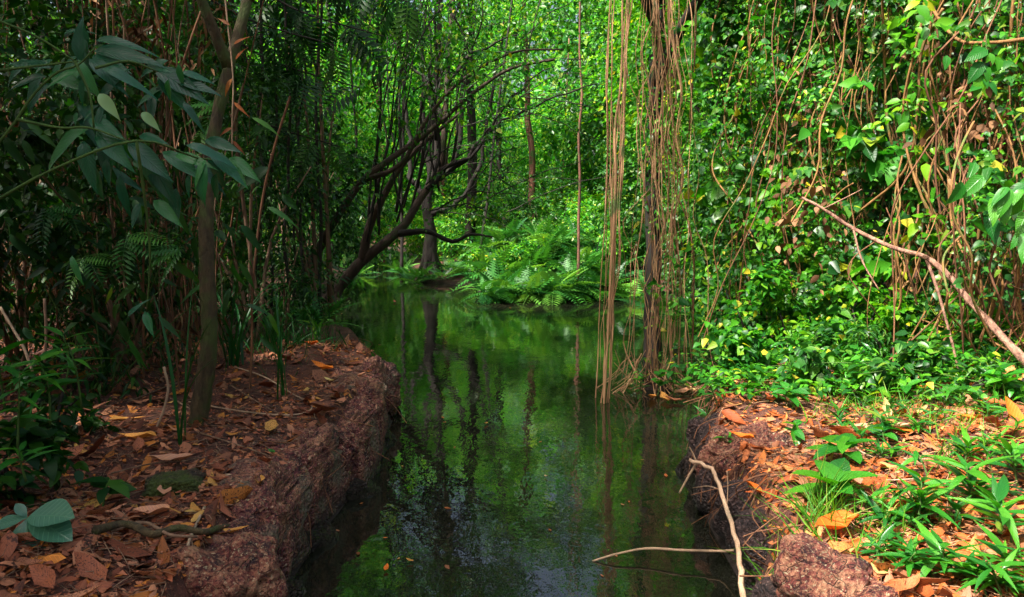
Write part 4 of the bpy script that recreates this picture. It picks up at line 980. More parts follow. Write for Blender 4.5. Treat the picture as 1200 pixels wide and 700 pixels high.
# ------------------------------------------------------------------ strap leaved grasses
def blade_mesh(name, base, az, L, droop, wd, r, mat, parent, base0, lean=.15):
    ys = np.linspace(0, 1, 9); V = []; Q = []
    dx, dy = math.cos(az), math.sin(az)
    for i, f in enumerate(ys):
        h = L * (f - droop * f ** 2.6 * .75); o = L * (lean * f + droop * .75 * f ** 2.2)
        ww = wd * (1 - f ** 3) * min(1, .5 + f * 3) * .5
        c = np.array([base[0] + dx * o, base[1] + dy * o, base[2] + h]); sd_ = np.array([-dy, dx, 0])
        V += [c - sd_ * ww, c - np.array([0, 0, ww * .5]), c + sd_ * ww]
        if i: a = (i - 1) * 3; Q += [(a, a + 1, a + 4, a + 3), (a + 1, a + 2, a + 5, a + 4)]
    me = new_mesh(name, np.array(V) - np.array(tuple(base0)), Q, None, np.full(len(V), r.random()))
    return link(name, me, parent, mat)
def strap_plant(seed, px, py, n, L, droop, wd, label, mat, group=None, d=None, lean=.15):
    r = rg(seed); b = onland(px, py) if d is None else D(px, py, d)
    t = empty('strap_leaf_plant', b, label, 'grass', group)
    for k in range(n):
        az = r.uniform(0, math.tau); blade_mesh('blade', (b.x + r.normal(0, .02), b.y + r.normal(0, .02), b.z - .02), az, L * r.uniform(.6, 1.1), droop * r.uniform(.5, 1.4), wd * r.uniform(.7, 1.2), r, mat, t, b, lean)
strap_plant(60, 332, 468, 7, .80, .16, .017, 'upright dark strap leaved plant standing on the left ledge', G['strap'], lean=.06)
strap_plant(61, 210, 520, 4, 1.0, .3, .015, 'thin strap leaved plant with tall arching blades left of the slim trunk', G['strap'], lean=.08)
strap_plant(62, 275, 430, 16, 1.15, .5, .020, 'large clump of arching dark strap leaves right of the slim trunk', G['strap'])
strap_plant(63, 320, 412, 14, .9, .6, .018, 'clump of drooping strap leaves at the back of the left ledge', G['strap'])
strap_plant(64, 120, 440, 10, .9, .5, .026, 'clump of dark strap leaves in the left shade', G['strap'])
strap_plant(65, 372, 400, 12, .55, .6, .02, 'low grass clump behind the left ledge', G['grass'])

# ------------------------------------------------------------------ foreground plants
def whorl(seed, base, n, L, meshes, label, cat='plant', el=(.0, .7), h=.15, group=None, name='leafy_plant', smat=None, az0=0, azr=math.tau, lname='leaf'):
    r = rg(seed); t = empty(name, base, label, cat, group); b = Vector(base)
    top = b + Vector((r.normal(0, .03), r.normal(0, .03), h))
    branch_obj('stem', t, b, [b - Vector((0, 0, .03)), b.lerp(top, .5) + Vector((r.normal(0, .01), 0, 0)), top], .005, .0025, smat or B['stem'], r, 5, 3)
    for k in range(n):
        f = (k + .5) / n; az = az0 + k * 2.4 % azr if azr >= math.tau else az0 + azr * f
        e = r.uniform(*el); p = b.lerp(top, .35 + .65 * f); d = np.array([[math.cos(az) * math.cos(e), math.sin(az) * math.cos(e), math.sin(e)]])
        M = frames(d, np.array([[0, 0, 1.0]]) + r.normal(0, .2, (1, 3)))[0]
        o = link(lname, meshes[int(r.integers(len(meshes)))], t); o.matrix_basis = Matrix.Translation(p - b) @ Matrix(M.tolist()).to_4x4() @ Matrix.Scale(L * r.uniform(.7, 1.15), 4)
    return t
# left foreground seedlings
gf = 'bright green seedlings at the left edge'
for k, (px, py, d, n, L, h) in enumerate([(20, 520, 2.9, 12, .17, .28), (58, 490, 3.0, 12, .16, .25), (95, 470, 3.1, 10, .15, .25), (5, 470, 3.0, 10, .16, .2), (75, 450, 3.3, 10, .14, .22), (30, 555, 2.8, 8, .15, .1)]):
    b = D(px, py, d); whorl(800 + k, b, n, L, remat(V_LN, G['hero']) if k == 0 else LN_H, 'bright green seedling with narrow leaves ' + ['second from the bottom at the left edge', 'in the middle of the left edge cluster', 'rightmost of the left edge cluster', 'touching the left edge, higher up', 'highest of the left edge cluster', 'lowest of the left edge cluster'][k], h=h, group=gf, el=(-.1, .8))
for k, (px, py, d) in enumerate([(120, 585, 2.9), (10, 575, 2.9), (150, 618, 2.95), (20, 700, 2.35)]):
    b = D(px, py, d); whorl(815 + k, b, 6, .13, OV_D, 'dark green ground plant ' + ['beside the shiny white leaf spot', 'above the fan shaped leaves', 'left of the mossy stones', 'in the bottom left corner'][k], h=.06, el=(-.1, .4))
# fan shaped leaflets
FANM = [tpl_mesh('leaflet', leaf_tpl(.46, 12, .35, .3, 'obov', .1, .008)), tpl_mesh('leaflet', leaf_tpl(.56, 12, .3, .25, 'obov', -.15, .008))]
FANG = leaf_mat('fan_leaf_blue_grey', [(0, (.03, .12, .10)), (1, (.05, .16, .12))], .3, .15, veins=True, spec=.5)
for me in FANM: me.materials.append(FANG)
b = D(32, 607, 2.5)
lv = [(b, D(75, 595, 2.42) - b, (.1, -.5, .9), .0), (b, D(8, 665, 2.4) - b, (0, -.7, .7), .0), (b, D(40, 668, 2.4) - b, (.1, -.7, .7), .0), (b, D(-10, 615, 2.45) - b, (0, -.6, .8), 0), (b, D(18, 590, 2.5) - b, (0, -.6, .8), 0), (b, D(78, 622, 2.42) - b, (.1, -.5, .9), .0)]
lv = [(p, v, n_, v.length) for p, v, n_, _ in lv]
leaf_plant('fan_palm_seedling', 'blue grey fan leaved palm seedling in the bottom left corner', 'palm', Vector((b.x - .05, b.y + .1, gz(b.x, 2.6))), [[Vector((b.x - .05, b.y + .1, gz(b.x, 2.6))), b]], lv, FANM, B['stem'], lname='leaflet')

# right foreground lance leaved plants
gq = 'lance leaved plants in the lower right'
for k, (px, py, z_, n, L, h) in enumerate([(1075, 620, .62, 10, .26, .18), (1140, 600, .66, 10, .28, .18), (1185, 640, .66, 10, .27, .16), (1050, 680, .56, 8, .22, .12), (1110, 690, .6, 9, .24, .12), (1180, 700, .60, 9, .25, .12), (1195, 570, .72, 8, .24, .16), (1130, 545, .7, 8, .2, .1)]):
    b = onland(px, py, z_)
    whorl(830 + k, b, n + 8, L * .66, LN_H, 'fresh green lance leaved plant ' + ['left of centre in the lower right group', 'in the middle of the lower right group', 'at the right edge of the lower right group', 'lowest left beside the small red stone', 'at the bottom of the lower right group', 'in the bottom right corner', 'uppermost at the right edge', 'at the back of the lower right group'][k], h=h, group=gq, el=(-.15, .9))
gp = 'small leafy weeds of the right bank'
wl = [(960, 590, 7, .17, .12, 'HT', 'weed with two big dark round leaves above the red and cream stone'), (985, 545, 8, .15, .1, 'HT', 'bright broad leaved weed in the middle of the right bank'), (1000, 455, 9, .14, .14, 'OV', 'dark green plant below the vine curtain on the right bank'),
      (1010, 480, 7, .12, .1, 'LN', 'small plant beside the pale standing leaf'), (905, 440, 9, .13, .16, 'HT', 'bright plant at the back corner of the right bank'), (870, 440, 9, .13, .22, 'HT', 'bright weed hanging over the corner of the right bank'),
      (843, 475, 8, .13, .15, 'LN', 'bright weed leaning over the water at the right bank corner'), (830, 498, 7, .12, .1, 'LN', 'small weed at the water just left of the reddish bank corner'), (850, 530, 6, .07, .1, 'OV', 'tiny weed near the top of the forked twig'),
      (1090, 500, 8, .12, .1, 'LN', 'weed in the grass right of the middle litter'), (1120, 480, 9, .13, .12, 'LN', 'glossy weed below the lower end of the fallen branch'), (1160, 500, 9, .14, .14, 'LN', 'glossy weed left of the orange leaf at the right edge'),
      (1180, 470, 9, .15, .18, 'OV', 'broad leaved weed at the right edge under the fallen branch'), (940, 420, 8, .10, .15, 'HT', 'weed at the foot of the vine curtain, left part'), (1060, 470, 8, .11, .1, 'OV', 'small weed in the upper litter of the right bank'),
      (910, 470, 7, .10, .1, 'OV', 'low weed in the pine brown litter of the right bank corner'), (1040, 520, 7, .10, .08, 'OV', 'small weed right of the middle orange litter'), (880, 470, 8, .1, .12, 'HT', 'fresh weed on the rim of the right bank'), (925, 478, 9, .12, .14, 'OV', 'leafy weed in the litter left of the cream standing leaf'), (960, 462, 9, .12, .12, 'HT', 'broad leaved weed behind the bright middle weed'),
      (1090, 560, 8, .12, .1, 'LN', 'weed above the lance leaved plants'), (930, 520, 6, .08, .12, 'OV', 'tiny upright weed on the dark bank slope'), (980, 420, 8, .12, .15, 'HT', 'fresh weed at the foot of the vine curtain, middle part')]
for k, (px, py, n, L, h, kd, lb) in enumerate(wl):
    b = onland(px, py); whorl(850 + k, b, n, L, {'HT': HT_H, 'OV': OV_H, 'LN': LN_H}[kd], lb, h=h, group=gp, el=(-.15, .7))
# low creepers on the back of the right bank: one thing per creeper
gw = 'grassy lance leaved tufts of the right bank'
r = rg(54)
for k in range(60):
    if k < 40: px, py = r.uniform(960, 1210), r.uniform(430, 560)
    else: px, py = r.uniform(1020, 1220), r.uniform(590, 710)
    b = onland(px, py); whorl(1700 + k, b, 11, r.uniform(.07, .13), LN_H if k % 3 else LN_M, f"{'glossy' if k % 3 else 'dark'} narrow leaved tuft {'at the right edge' if px > 1150 else 'by the middle litter'}{', nearby' if py > 580 else ''}", h=r.uniform(.04, .1), group=gw, el=(-.1, 1.0))
gc = 'creeping leafy plants on the back of the right bank'
r = rg(53)
for k in range(39):
    px = 842 + (k % 13) * 27 + r.uniform(-10, 10); py = [412, 432, 455][k // 13] + r.uniform(-10, 12); b = onland(px, py)
    t = empty('creeper', b, f"creeping plant {place_name(b)}, {['rear', 'middle', 'front'][k // 13]} row", 'plant', gc)
    pts = [b, b + Vector((r.normal(0, .15), r.normal(0, .1), .08)), b + Vector((r.normal(0, .3), r.normal(0, .15), .1))]
    branch_obj('stem', t, b, pts, .003, .002, B['stem'], r, 4, 3)
    N = 20; st = np.array([tuple(b)]) + r.normal(0, 1, (N, 3)) * [.2, .15, .04] + [0, 0, .1]
    pos, dr, nn, s = sprays(r, st, r.normal(0, 1, (N, 3)) * [1, 1, .3] + [0, 0, .2], r.uniform(.08, .2, N), 5, np.full(N, .06) * r.uniform(.7, 1.4, N), .2, 1.3, .4)
    emit_leaves(t, b, pos, dr, nn, s, (HEART, V_HT), G['vine'], 12, seed=1300 + k)
# broad blue green leaf fans at the right edge, mid height
lv = []; rr_ = rg(49)
for k in range(24):
    a0, b0_ = rr_.uniform(1125, 1215), rr_.uniform(205, 285); an = rr_.uniform(.2, 2.9); L_ = rr_.uniform(26, 46)
    p_, v_, n_, l_ = from_pix(a0, b0_, 4.3 + rr_.uniform(-.12, .12), a0 + math.cos(an) * L_, b0_ + math.sin(an) * L_ * .7, tilt=rr_.uniform(-.12, .05)); lv.append((p_, v_, (rr_.normal(0, .4), -.5, .9), l_))
b = Vector(D(1260, 440, 4.4)); b.z = gz(b.x, b.y)
leaf_plant('broad_leaf_plant', 'broad blue green leaves reaching in from the right edge at mid height', 'plant', b, [[b, D(1250, 330, 4.4), D(1205, 245, 4.3), D(1140, 225, 4.3)]], lv, remat([tpl_mesh('leaf', leaf_tpl(.5, 7, .3, .4, 'ovate', .2, .02)), tpl_mesh('leaf', leaf_tpl(.42, 7, .2, .5, 'ovate', -.3, .02))], G['hero']), B['stem'], seed=9)
# thin leaf row hanging at the top right
lv = []
for (a_, b_, c_, d_) in [(1158, 58, 1136, 64), (1160, 62, 1166, 72), (1152, 72, 1138, 92), (1154, 76, 1162, 94), (1150, 86, 1146, 110), (1152, 90, 1160, 100), (1148, 100, 1138, 106), (1158, 95, 1172, 108), (1110, 65, 1110, 78), (1143, 190, 1138, 206)]:
    lv.append(from_pix(a_, b_, 4.2, c_, d_, tilt=-.05))
b = D(1156, 40, 4.2)
leaf_plant('leafy_twig', 'hanging twig with paired green leaves near the top right corner', 'twig', b, [[b, D(1155, 70, 4.2), D(1148, 105, 4.2)]], lv, OV_H, B['stem'], seed=10)

# leafy branches overhanging the middle
gm_ = 'leafy branches overhanging the creek'
r = rg(57)
for k in range(26):
    px = 385 + k * 13.5 + r.uniform(-8, 8); py = [10, 60, 105, -20][k % 4] + r.uniform(-15, 15); d = r.uniform(8.6, 10.6)
    if 625 < px < 715: continue
    a = D(px + r.uniform(-60, 60), py - 110, d + r.uniform(-.5, 1)); b = D(px, py + 20, d); mid = a.lerp(b, .5) + Vector((0, 0, .2))
    t = empty('leafy_branch', a, f"leafy green branch hanging {place_name(b)}, {['upper', 'middle', 'lower', 'topmost'][k % 4]} tier", 'branch', gm_)
    _, path = branch_obj('stem', t, a, [a, mid, b], .014, .004, B['dark'], r, 5, 8)
    N = 46; st = path[r.integers(4, len(path), N)] + r.normal(0, .16, (N, 3))
    pos, dr, nn, s_ = sprays(r, st, r.normal(0, 1, (N, 3)) * [1, 1, .4] + [0, 0, -.3], r.uniform(.2, .5, N), 7, np.full(N, .08) * r.uniform(.7, 1.3, N), .5, .9, .5)
    emit_leaves(t, a, pos, dr, nn, s_, (OVATE3, None), G[['mid', 'bright', 'far'][k % 3]], 0, seed=2400 + k)
# bushes on top of the fern bank
for k, (px, d, h, rd, mt, lb) in enumerate([(580, 15.0, .8, .4, 'bright', 'low bright bush at the left end of the fern bank'), (606, 15.0, .95, .45, 'far', 'bright bush left of centre on the fern bank'), (632, 15.2, 1.0, .5, 'bright', 'bright bush in the centre of the fern bank'),
                                       (662, 15.0, .9, .5, 'mid', 'darker bush right of centre on the fern bank'), (695, 15.0, 1.15, .5, 'far', 'bright bush at the right end of the fern bank'), (640, 16.4, 1.5, .7, 'mid', 'taller bush at the back of the fern bank')]):
    shrub(580 + k, px, d, h, rd, 260, .085, G[mt], OVATE3, lb, 'bushes on the fern bank', 0, L=.2)
# small leaved climber among the hanging roots
r = rg(58); b = Vector((1.45, 6.85, gz(1.45, 6.85)))
for k, (px, y0, y1) in enumerate([(800, 300, 455), (772, 330, 450), (815, 0, 300), (745, 60, 330)]):
    b = D(px, y1, 6.85); t = empty('climbing_vine', b, ['small leaved climber on the right strands of the hanging roots, low down', 'small leaved climber in the middle of the hanging roots, low down', 'small leaved climber right of the hanging roots, high up', 'small leaved climber left of the hanging root curtain, high up'][k], 'vine', 'climbers on the hanging roots')
    pts = [b.lerp(D(px + r.uniform(-8, 8), y0, 6.85), i / 6) + Vector((r.normal(0, .03), r.normal(0, .05), 0)) for i in range(7)]
    _, path = branch_obj('stem', t, b, pts, .003, .002, B['stem'], r, 4, 4)
    N = 16; st = path[r.integers(0, len(path), N)] + r.normal(0, .05, (N, 3))
    pos, dr, nn, s_ = sprays(r, st, r.normal(0, 1, (N, 3)), r.uniform(.08, .2, N), 4, np.full(N, .06) * r.uniform(.6, 1.5, N), .5, .7, .5)
    emit_leaves(t, b, pos, dr, nn, s_, (HEART, V_HT), G['vine'], 50, seed=2500 + k)
# fine roots and mud fibres hanging over the bank edges
for side, seg, lb in (('left', WP[1:9], 'fine roots hanging over the edge of the left bank'), ('right', WP[28:38], 'fine roots hanging over the edge of the right bank')):
    r = rg(59); mb = MB()
    for k in range(14 if side == 'left' else 60):
        i = int(r.integers(0, len(seg) - 1)); q = seg[i] + (seg[i + 1] - seg[i]) * r.random(); e = seg[i + 1] - seg[i]; n_ = np.array([-e[1], e[0]]) / (np.linalg.norm(e) + 1e-6)
        if water_sd(np.array([q[0] + n_[0] * .1]), np.array([q[1] + n_[1] * .1]))[0] < 0: n_ = -n_
        p0 = q + n_ * r.uniform(.18, .32); p1 = q - n_ * r.uniform(.0, .05); h = gz(*p0) + .012; L_ = r.uniform(.2, 1.0)
        mb.tube(smooth_path([(p0[0], p0[1], h), (q[0] + n_[0] * .12, q[1] + n_[1] * .12, h - .02), (q[0] + n_[0] * .03 + r.normal(0, .06), q[1] + n_[1] * .03 + r.normal(0, .04), h - .22 * L_), (p1[0] + r.normal(0, .1), p1[1] + r.normal(0, .06), h - .42 * L_)], 3), r.uniform(.0012, .0035), 4, False)
    tag(mb.build('bank_roots', B['rootdk']), lb, 'roots', None, 'stuff')

# ------------------------------------------------------------------ fallen branch and sticks
r = rg(61)
bp = [(940, 232, 5.3), (965, 245, 5.2), (1000, 268, 5.1), (1045, 290, 5.0), (1085, 302, 4.9), (1110, 322, 4.8), (1135, 352, 4.7), (1165, 385, 4.55), (1200, 422, 4.4), (1235, 455, 4.3)]
pts = [D(*q) for q in bp]; b = pts[-1].copy()
t = empty('fallen_branch', b, 'fallen reddish branch slanting across the vines down to the right edge', 'branch')
branch_obj('limb', t, b, pts, .009, .026, B['branch'], r, 9, 4, 1, .2)
branch_obj('twig', t, b, [pts[2], D(1010, 305, 5.0), D(1030, 340, 4.9)], .008, .004, B['branch'], r, 5)
branch_obj('twig', t, b, [pts[1], D(985, 235, 5.1), D(1010, 222, 5.1)], .006, .003, B['branch'], r, 5)
branch_obj('twig', t, b, [pts[4], D(1100, 345, 4.8), D(1120, 420, 4.7), D(1130, 480, 4.6)], .012, .006, B['branch'], r, 5)
# forked stick standing in the water at the right bank
dq = 3.35
pts = [D(879, 760, 2.72), D(876, 730, 2.76), D(870, 695, 2.84), D(867, 660, 2.95), D(860, 625, 3.1), D(850, 590, 3.26), D(840, 560, 3.38), D(828, 545, 3.44), D(808, 539, 3.5)]
b = pts[0].copy(); t = empty('forked_stick', b, 'pale forked dead stick leaning up from the water beside the right bank', 'stick')
branch_obj('limb', t, b, pts, .0128, .0085, B['stick'], r, 8, 3, 1, .16, jit=.0035)
branch_obj('twig', t, b, [D(816, 543, 3.5), D(806, 560, 3.5), D(796, 578, 3.5)], .006, .004, B['stick'], r, 6)
branch_obj('twig', t, b, [D(817, 545, 3.5), D(813, 534, 3.5), D(808, 524, 3.5)], .005, .003, B['stick'], r, 5)
branch_obj('twig', t, b, [D(846, 575, 3.32), D(830, 570, 3.4), D(812, 572, 3.55)], .003, .002, B['stick'], r, 5)
branch_obj('twig', t, b, [D(852, 592, 3.25), D(853, 570, 3.25), D(852, 552, 3.25)], .003, .002, B['stick'], r, 5)
pts = [P(694, 658, .0), P(720, 650, .03), P(758, 643, .05), P(800, 645, .06), P(845, 646, .07), P(867, 645, .12)]
b = pts[-1].copy(); mb = MB(); mb.tube(smooth_path(pts, 5) - np.array(tuple(b)), lerp_r(.0045, .007, 26), 7, True, .15, r)
tag(mb.build('thin_stick', B['stick'], None, b), 'thin pale stick lying out over the water from the forked stick', 'stick')
# pale sticks / twigs on the right litter, the left litter
def lying(pxs, rad, mat, label, h=.02, name='twig', cat='twig', group=None, seed=0, n=6):
    r = rg(seed); pts = []
    for i, q in enumerate(pxs):
        p = onland(q[0], q[1]); p.z += h if len(q) < 3 else q[2]; pts.append(p)
    b = pts[0].copy(); path = smooth_path(pts, 5)
    mb = MB(); mb.tube(path - np.array(tuple(b)), lerp_r(rad, rad * .6, len(path)), n, True, .12, r)
    tag(mb.build(name, mat, None, b), label, cat, group)
for k, (q, rad, mt, lb) in enumerate([
    ([(980, 500), (1010, 535), (1050, 542), (1085, 543)], .006, 'stick', 'long pale twig lying across the middle litter of the right bank'),
    ([(990, 430), (1020, 432), (1045, 425), (1065, 412)], .010, 'stick', 'thick pale stick lying below the vine curtain'),
    ([(1000, 565), (1040, 568), (1090, 566)], .004, 'stick', 'straight thin twig above the lance leaved plants'),
    ([(958, 495), (962, 510), (966, 545)], .003, 'dry', 'thin twig lying toward the viewer on the right bank'),
    ([(900, 545), (930, 530), (955, 520)], .003, 'dry', 'thin twig at the left side of the right bank litter'),
    ([(270, 455), (330, 490), (380, 525)], .004, 'dry', 'thin twig lying across the ledge litter'),
    ([(235, 512), (290, 530), (330, 545)], .004, 'dry', 'twig beside the base of the slim trunk'),
    ([(200, 470), (240, 492), (270, 500)], .005, 'dry', 'twig behind the base of the slim trunk'),
    ([(265, 562), (290, 565), (310, 564)], .007, 'stick', 'short pale stick on the left litter above the red stone'),
    ([(150, 475), (200, 455), (250, 440)], .004, 'dry', 'thin twig left of the slim trunk lying in the shade'),
    ([(130, 560), (180, 548), (220, 545)], .004, 'dry', 'thin twig above the small bright mossy stone'),
    ([(300, 590), (330, 575), (372, 560)], .003, 'dry', 'thin twig near the rim of the ledge'),
    ([(185, 640), (250, 626), (330, 628)], .004, 'dry', 'thin straight twig above the crooked root')]):
    lying(q, rad, B[mt], lb, seed=70 + k, group='twigs lying on the banks')
lying([(112, 636, .04), (150, 630, .05), (180, 642, .05), (210, 634, .05), (240, 638, .04), (262, 622, .02), (292, 612, .01)], .016, B['slim'], 'crooked greenish root lying above the mossy stone and the red stone', name='crooked_root', cat='root', seed=90, n=9)
lying([(130, 632, .03), (170, 628, .05), (200, 646, .06), (232, 648, .06)], .008, B['dry'], 'thinner root beside the crooked greenish root', name='thin_root', cat='root', seed=91, n=7)
# looping thin twig on the ledge
pts = [D(222, 485, 4.7), D(262, 500, 4.55), D(300, 528, 4.3), D(330, 538, 4.2), D(352, 528, 4.25), D(365, 508, 4.35), D(363, 485, 4.5), D(345, 465, 4.7), D(310, 442, 5.0), D(275, 430, 5.2)]
for p in pts: p.z = max(p.z, gz(p.x, p.y) + .015)
b = pts[0].copy(); mb = MB(); mb.tube(smooth_path(pts, 6) - np.array(tuple(b)), .0045, 6, True, .1, r)
tag(mb.build('looping_twig', B['stick'], None, b), 'thin pale twig forming a wide loop over the litter of the left ledge', 'twig')
for k, (q, lb) in enumerate([([(192, 430), (197, 455), (192, 480), (184, 500)], 'short pale curved twig hanging left of the slim trunk'), ([(0, 360), (15, 385), (28, 408), (38, 436)], 'pale leaning stick at the far left edge'),
                             ([(52, 350), (54, 390), (52, 425)], 'brown leaning stick next to the far left edge'), ([(240, 600), (222, 640), (205, 675), (180, 700)], 'pale thin root trailing down over the front stones')]):
    pts = [D(x, y, 3.6 if k != 3 else 3.3) for x, y in q]
    if k == 3:
        pts = [onland(x, y) + Vector((0, 0, .02)) for x, y in q[:2]] + [P(212, 672, .38), P(180, 705, .3)]
    b = pts[-1].copy(); mb = MB(); mb.tube(smooth_path(pts, 5) - np.array(tuple(b)), .006, 6, True, .1, r)
    tag(mb.build('curved_twig', B['stick'] if k != 2 else B['dry'], None, b), lb, 'twig')

# ------------------------------------------------------------------ leaf litter
def curled(wd, fold, droop, shape, tw, curl, r):
    v, q, t, u = leaf_tpl(wd, 6, fold, droop, shape, tw, .02)
    v = v.copy(); v[:, 0] += .06 * np.sin(v[:, 1] * 3) * curl; v[:, 2] += curl * (v[:, 1] - .5) ** 2 * .6 + r.normal(0, .016, len(v)); v[:, 0] *= r.uniform(.78, 1.18, len(v))
    v[:, 1] -= .5; return v, q, t, u
r = rg(71)
LV = [curled(*a, r) for a in ((.42, .8, .0, 'ovate', .6, .9), (.36, -.3, .1, 'obov', -.3, .8), (.5, .45, -.2, 'ovate', .3, .7), (.3, .6, .05, 'lance', .5, .6), (.46, -.5, .0, 'ovate', -.4, -.5), (.34, .7, .1, 'obov', .2, 1.0))]
LMR = [tpl_mesh('fallen_leaf', l) for l in LV]; LML = [m.copy() for m in LMR]
for m in LMR: m.materials.append(G['litter_r'])
for m in LML: m.materials.append(G['litter_l'])
def litter(seed, n, region, meshes, mat, side, nobj, lo, hi, group, nm='leaf_litter'):
    r = rg(seed); C_ = []
    while len(C_) < n:
        px, py = region(r); p = onland_fast(px, py)
        if p is not None: C_.append(p)
    C_ = np.array(C_); zz = ground_z(C_[:, 0], C_[:, 1])
    e = .05
    nxv = (ground_z(C_[:, 0] - e, C_[:, 1]) - ground_z(C_[:, 0] + e, C_[:, 1])) / (2 * e); nyv = (ground_z(C_[:, 0], C_[:, 1] - e) - ground_z(C_[:, 0], C_[:, 1] + e)) / (2 * e)
    nn = np.stack([nxv * .8, nyv * .8, np.ones(n)], -1) + r.normal(0, .28, (n, 3)); a = r.uniform(0, math.tau, n)
    dd_ = np.stack([np.cos(a), np.sin(a), r.normal(0, .12, n)], -1)
    M = frames(dd_ - nn * (np.sum(dd_ * norm(nn), -1) / np.linalg.norm(nn, axis=-1))[:, None], nn)
    s = lo + (hi - lo) * r.random(n) ** 2.2; s = s * np.where(np.arange(n) < nobj, 1.25, .8)
    pos = np.stack([C_[:, 0], C_[:, 1], zz + r.uniform(.004, .03, n)], -1)
    names = {'l': 'on the left bank', 'r': 'on the right bank'}
    for i in range(nobj):
        k = int(r.integers(len(meshes))); o = link('fallen_leaf', meshes[k], None)
        o.matrix_basis = Matrix.Translation(tuple(pos[i] + [0, 0, .012])) @ Matrix(M[i].tolist()).to_4x4() @ Matrix.Scale(float(s[i]), 4)
        x, y = pix(pos[i])
        big = 'large' if s[i] > hi * .75 else 'medium' if s[i] > hi * .5 else 'small'
        if side == 'l': wh = 'by the front stones' if y > 600 else 'by the mossy stone' if y > 550 else 'at the slim trunk' if x < 280 else 'on the back ledge'
        else: wh = 'by the cream stone' if y > 600 else 'in middle litter' if y > 520 else 'at the bank corner' if x < 950 else 'below the vine curtain'
        tag(o, f"{big} {['boatlike', 'cupped', 'flat', 'narrow', 'arched', 'folded'][k]} dry leaf {wh}, {side == 'l' and 'left bank' or 'right bank'}", 'leaf', group)
    rest = np.arange(nobj, n)
    for j in range(2):
        q = rest[j::2]; me = scatter_mesh(nm, LV[j * 3 + 1] if len(q) < 1500 else LV[j * 2], pos[q], M[q], s[q], r.random(len(q)), True)
        o = link(nm, me, None, mat); tag(o, f"{'dense' if j else 'loose'} layer of smaller dry leaves {names[side]}", 'leaf litter', None, 'stuff')
def onland_fast(px, py):
    p = P(px, py, .46)
    s = water_sd(np.array([p.x]), np.array([p.y]))[0]
    return (p.x, p.y) if s > (.13 if px < 600 and py > 440 else .04) else None
def reg_l(r):
    while True:
        px, py = r.uniform(-40, 450), 395 + 310 * r.random() ** 1.5
        if py > 690 and px > 200: continue
        return px, py
def reg_r(r):
    while True:
        px, py = r.uniform(835, 1260), 400 + 310 * r.random() ** 1.15
        if px < 930 and py > 600: continue
        return px, py
litter(81, 2900, reg_l, LML, G['litter_l'], 'l', 150, .035, .19, 'dry leaves fallen on the left bank')
litter(82, 3000, reg_r, LMR, G['litter_r'], 'r', 150, .04, .19, 'dry leaves fallen on the right bank')
# needle-like fine debris
def debris(seed, region, n, mat, label):
    r = rg(seed); mb = MB(); c = 0
    while c < n:
        px, py = region(r); q = onland_fast(px, py)
        if q is None: continue
        a = r.uniform(0, math.tau); L = r.uniform(.03, .13); x, y = q
        zs = ground_z(np.array([x, x + math.cos(a) * L]), np.array([y, y + math.sin(a) * L])) + r.uniform(.01, .03, 2)
        mb.tube([(x, y, zs[0]), (x + math.cos(a) * L * .5 + r.normal(0, .004), y + math.sin(a) * L * .5, zs.mean() + .004), (x + math.cos(a) * L, y + math.sin(a) * L, zs[1])], r.uniform(.0008, .0022), 3, False); c += 1
    tag(mb.build('twig_debris', mat), label, 'debris', None, 'stuff')
debris(83, reg_l, 1500, B['dry'], 'fine broken twigs scattered in the left leaf litter')
debris(84, reg_r, 1300, B['root'], 'fine reddish needles scattered in the right leaf litter')
def fragments(seed, region, n, mat, label):
    r = rg(seed); C_ = []
    while len(C_) < n:
        px, py = region(r); q = onland_fast(px, py)
        if q: C_.append(q)
    C_ = np.array(C_); z = ground_z(C_[:, 0], C_[:, 1]) + r.uniform(.002, .012, n); d = r.normal(0, 1, (n, 3)) * [1, 1, .15]
    me = scatter_mesh('leaf_fragments', DIAMOND, np.column_stack([C_, z]), frames(d, r.normal(0, .35, (n, 3)) + [0, 0, 1]), r.uniform(.012, .05, n), r.random(n))
    tag(link('leaf_fragments', me, None, mat), label, 'leaf litter', None, 'stuff')
fragments(85, reg_l, 6000, G['litter_l'], 'crumbled leaf fragments matted into the soil of the left bank')
fragments(86, reg_r, 6000, G['litter_r'], 'crumbled leaf fragments matted into the soil of the right bank')
r = rg(87); q_ = 0
while q_ < 26:
    px, py = r.uniform(380, 850), r.uniform(345, 690); p = P(px, py, 0); sdw = water_sd(np.array([p.x]), np.array([p.y]))[0]
    if sdw > -.06 or (sdw < -.6 and r.random() < .7): continue
    o = link('floating_leaf', LMR[2 if q_ % 2 else 4], None, None); L_ = r.uniform(.018, .05)
    o.matrix_basis = Matrix.Translation((p.x, p.y, .004)) @ Matrix.Rotation(r.uniform(0, 6), 4, 'Z') @ Matrix.Diagonal((L_, L_, L_ * .25, 1)); q_ += 1
    tag(o, f"{'tiny' if L_ < .033 else 'small'} dry leaf floating {'by the left ledge' if px < 520 else 'by the right bank' if px > 720 else 'in mid creek'}{', far out' if py < 450 else ', near the viewer' if py > 590 else ''}", 'leaf', 'small leaves floating on the creek')
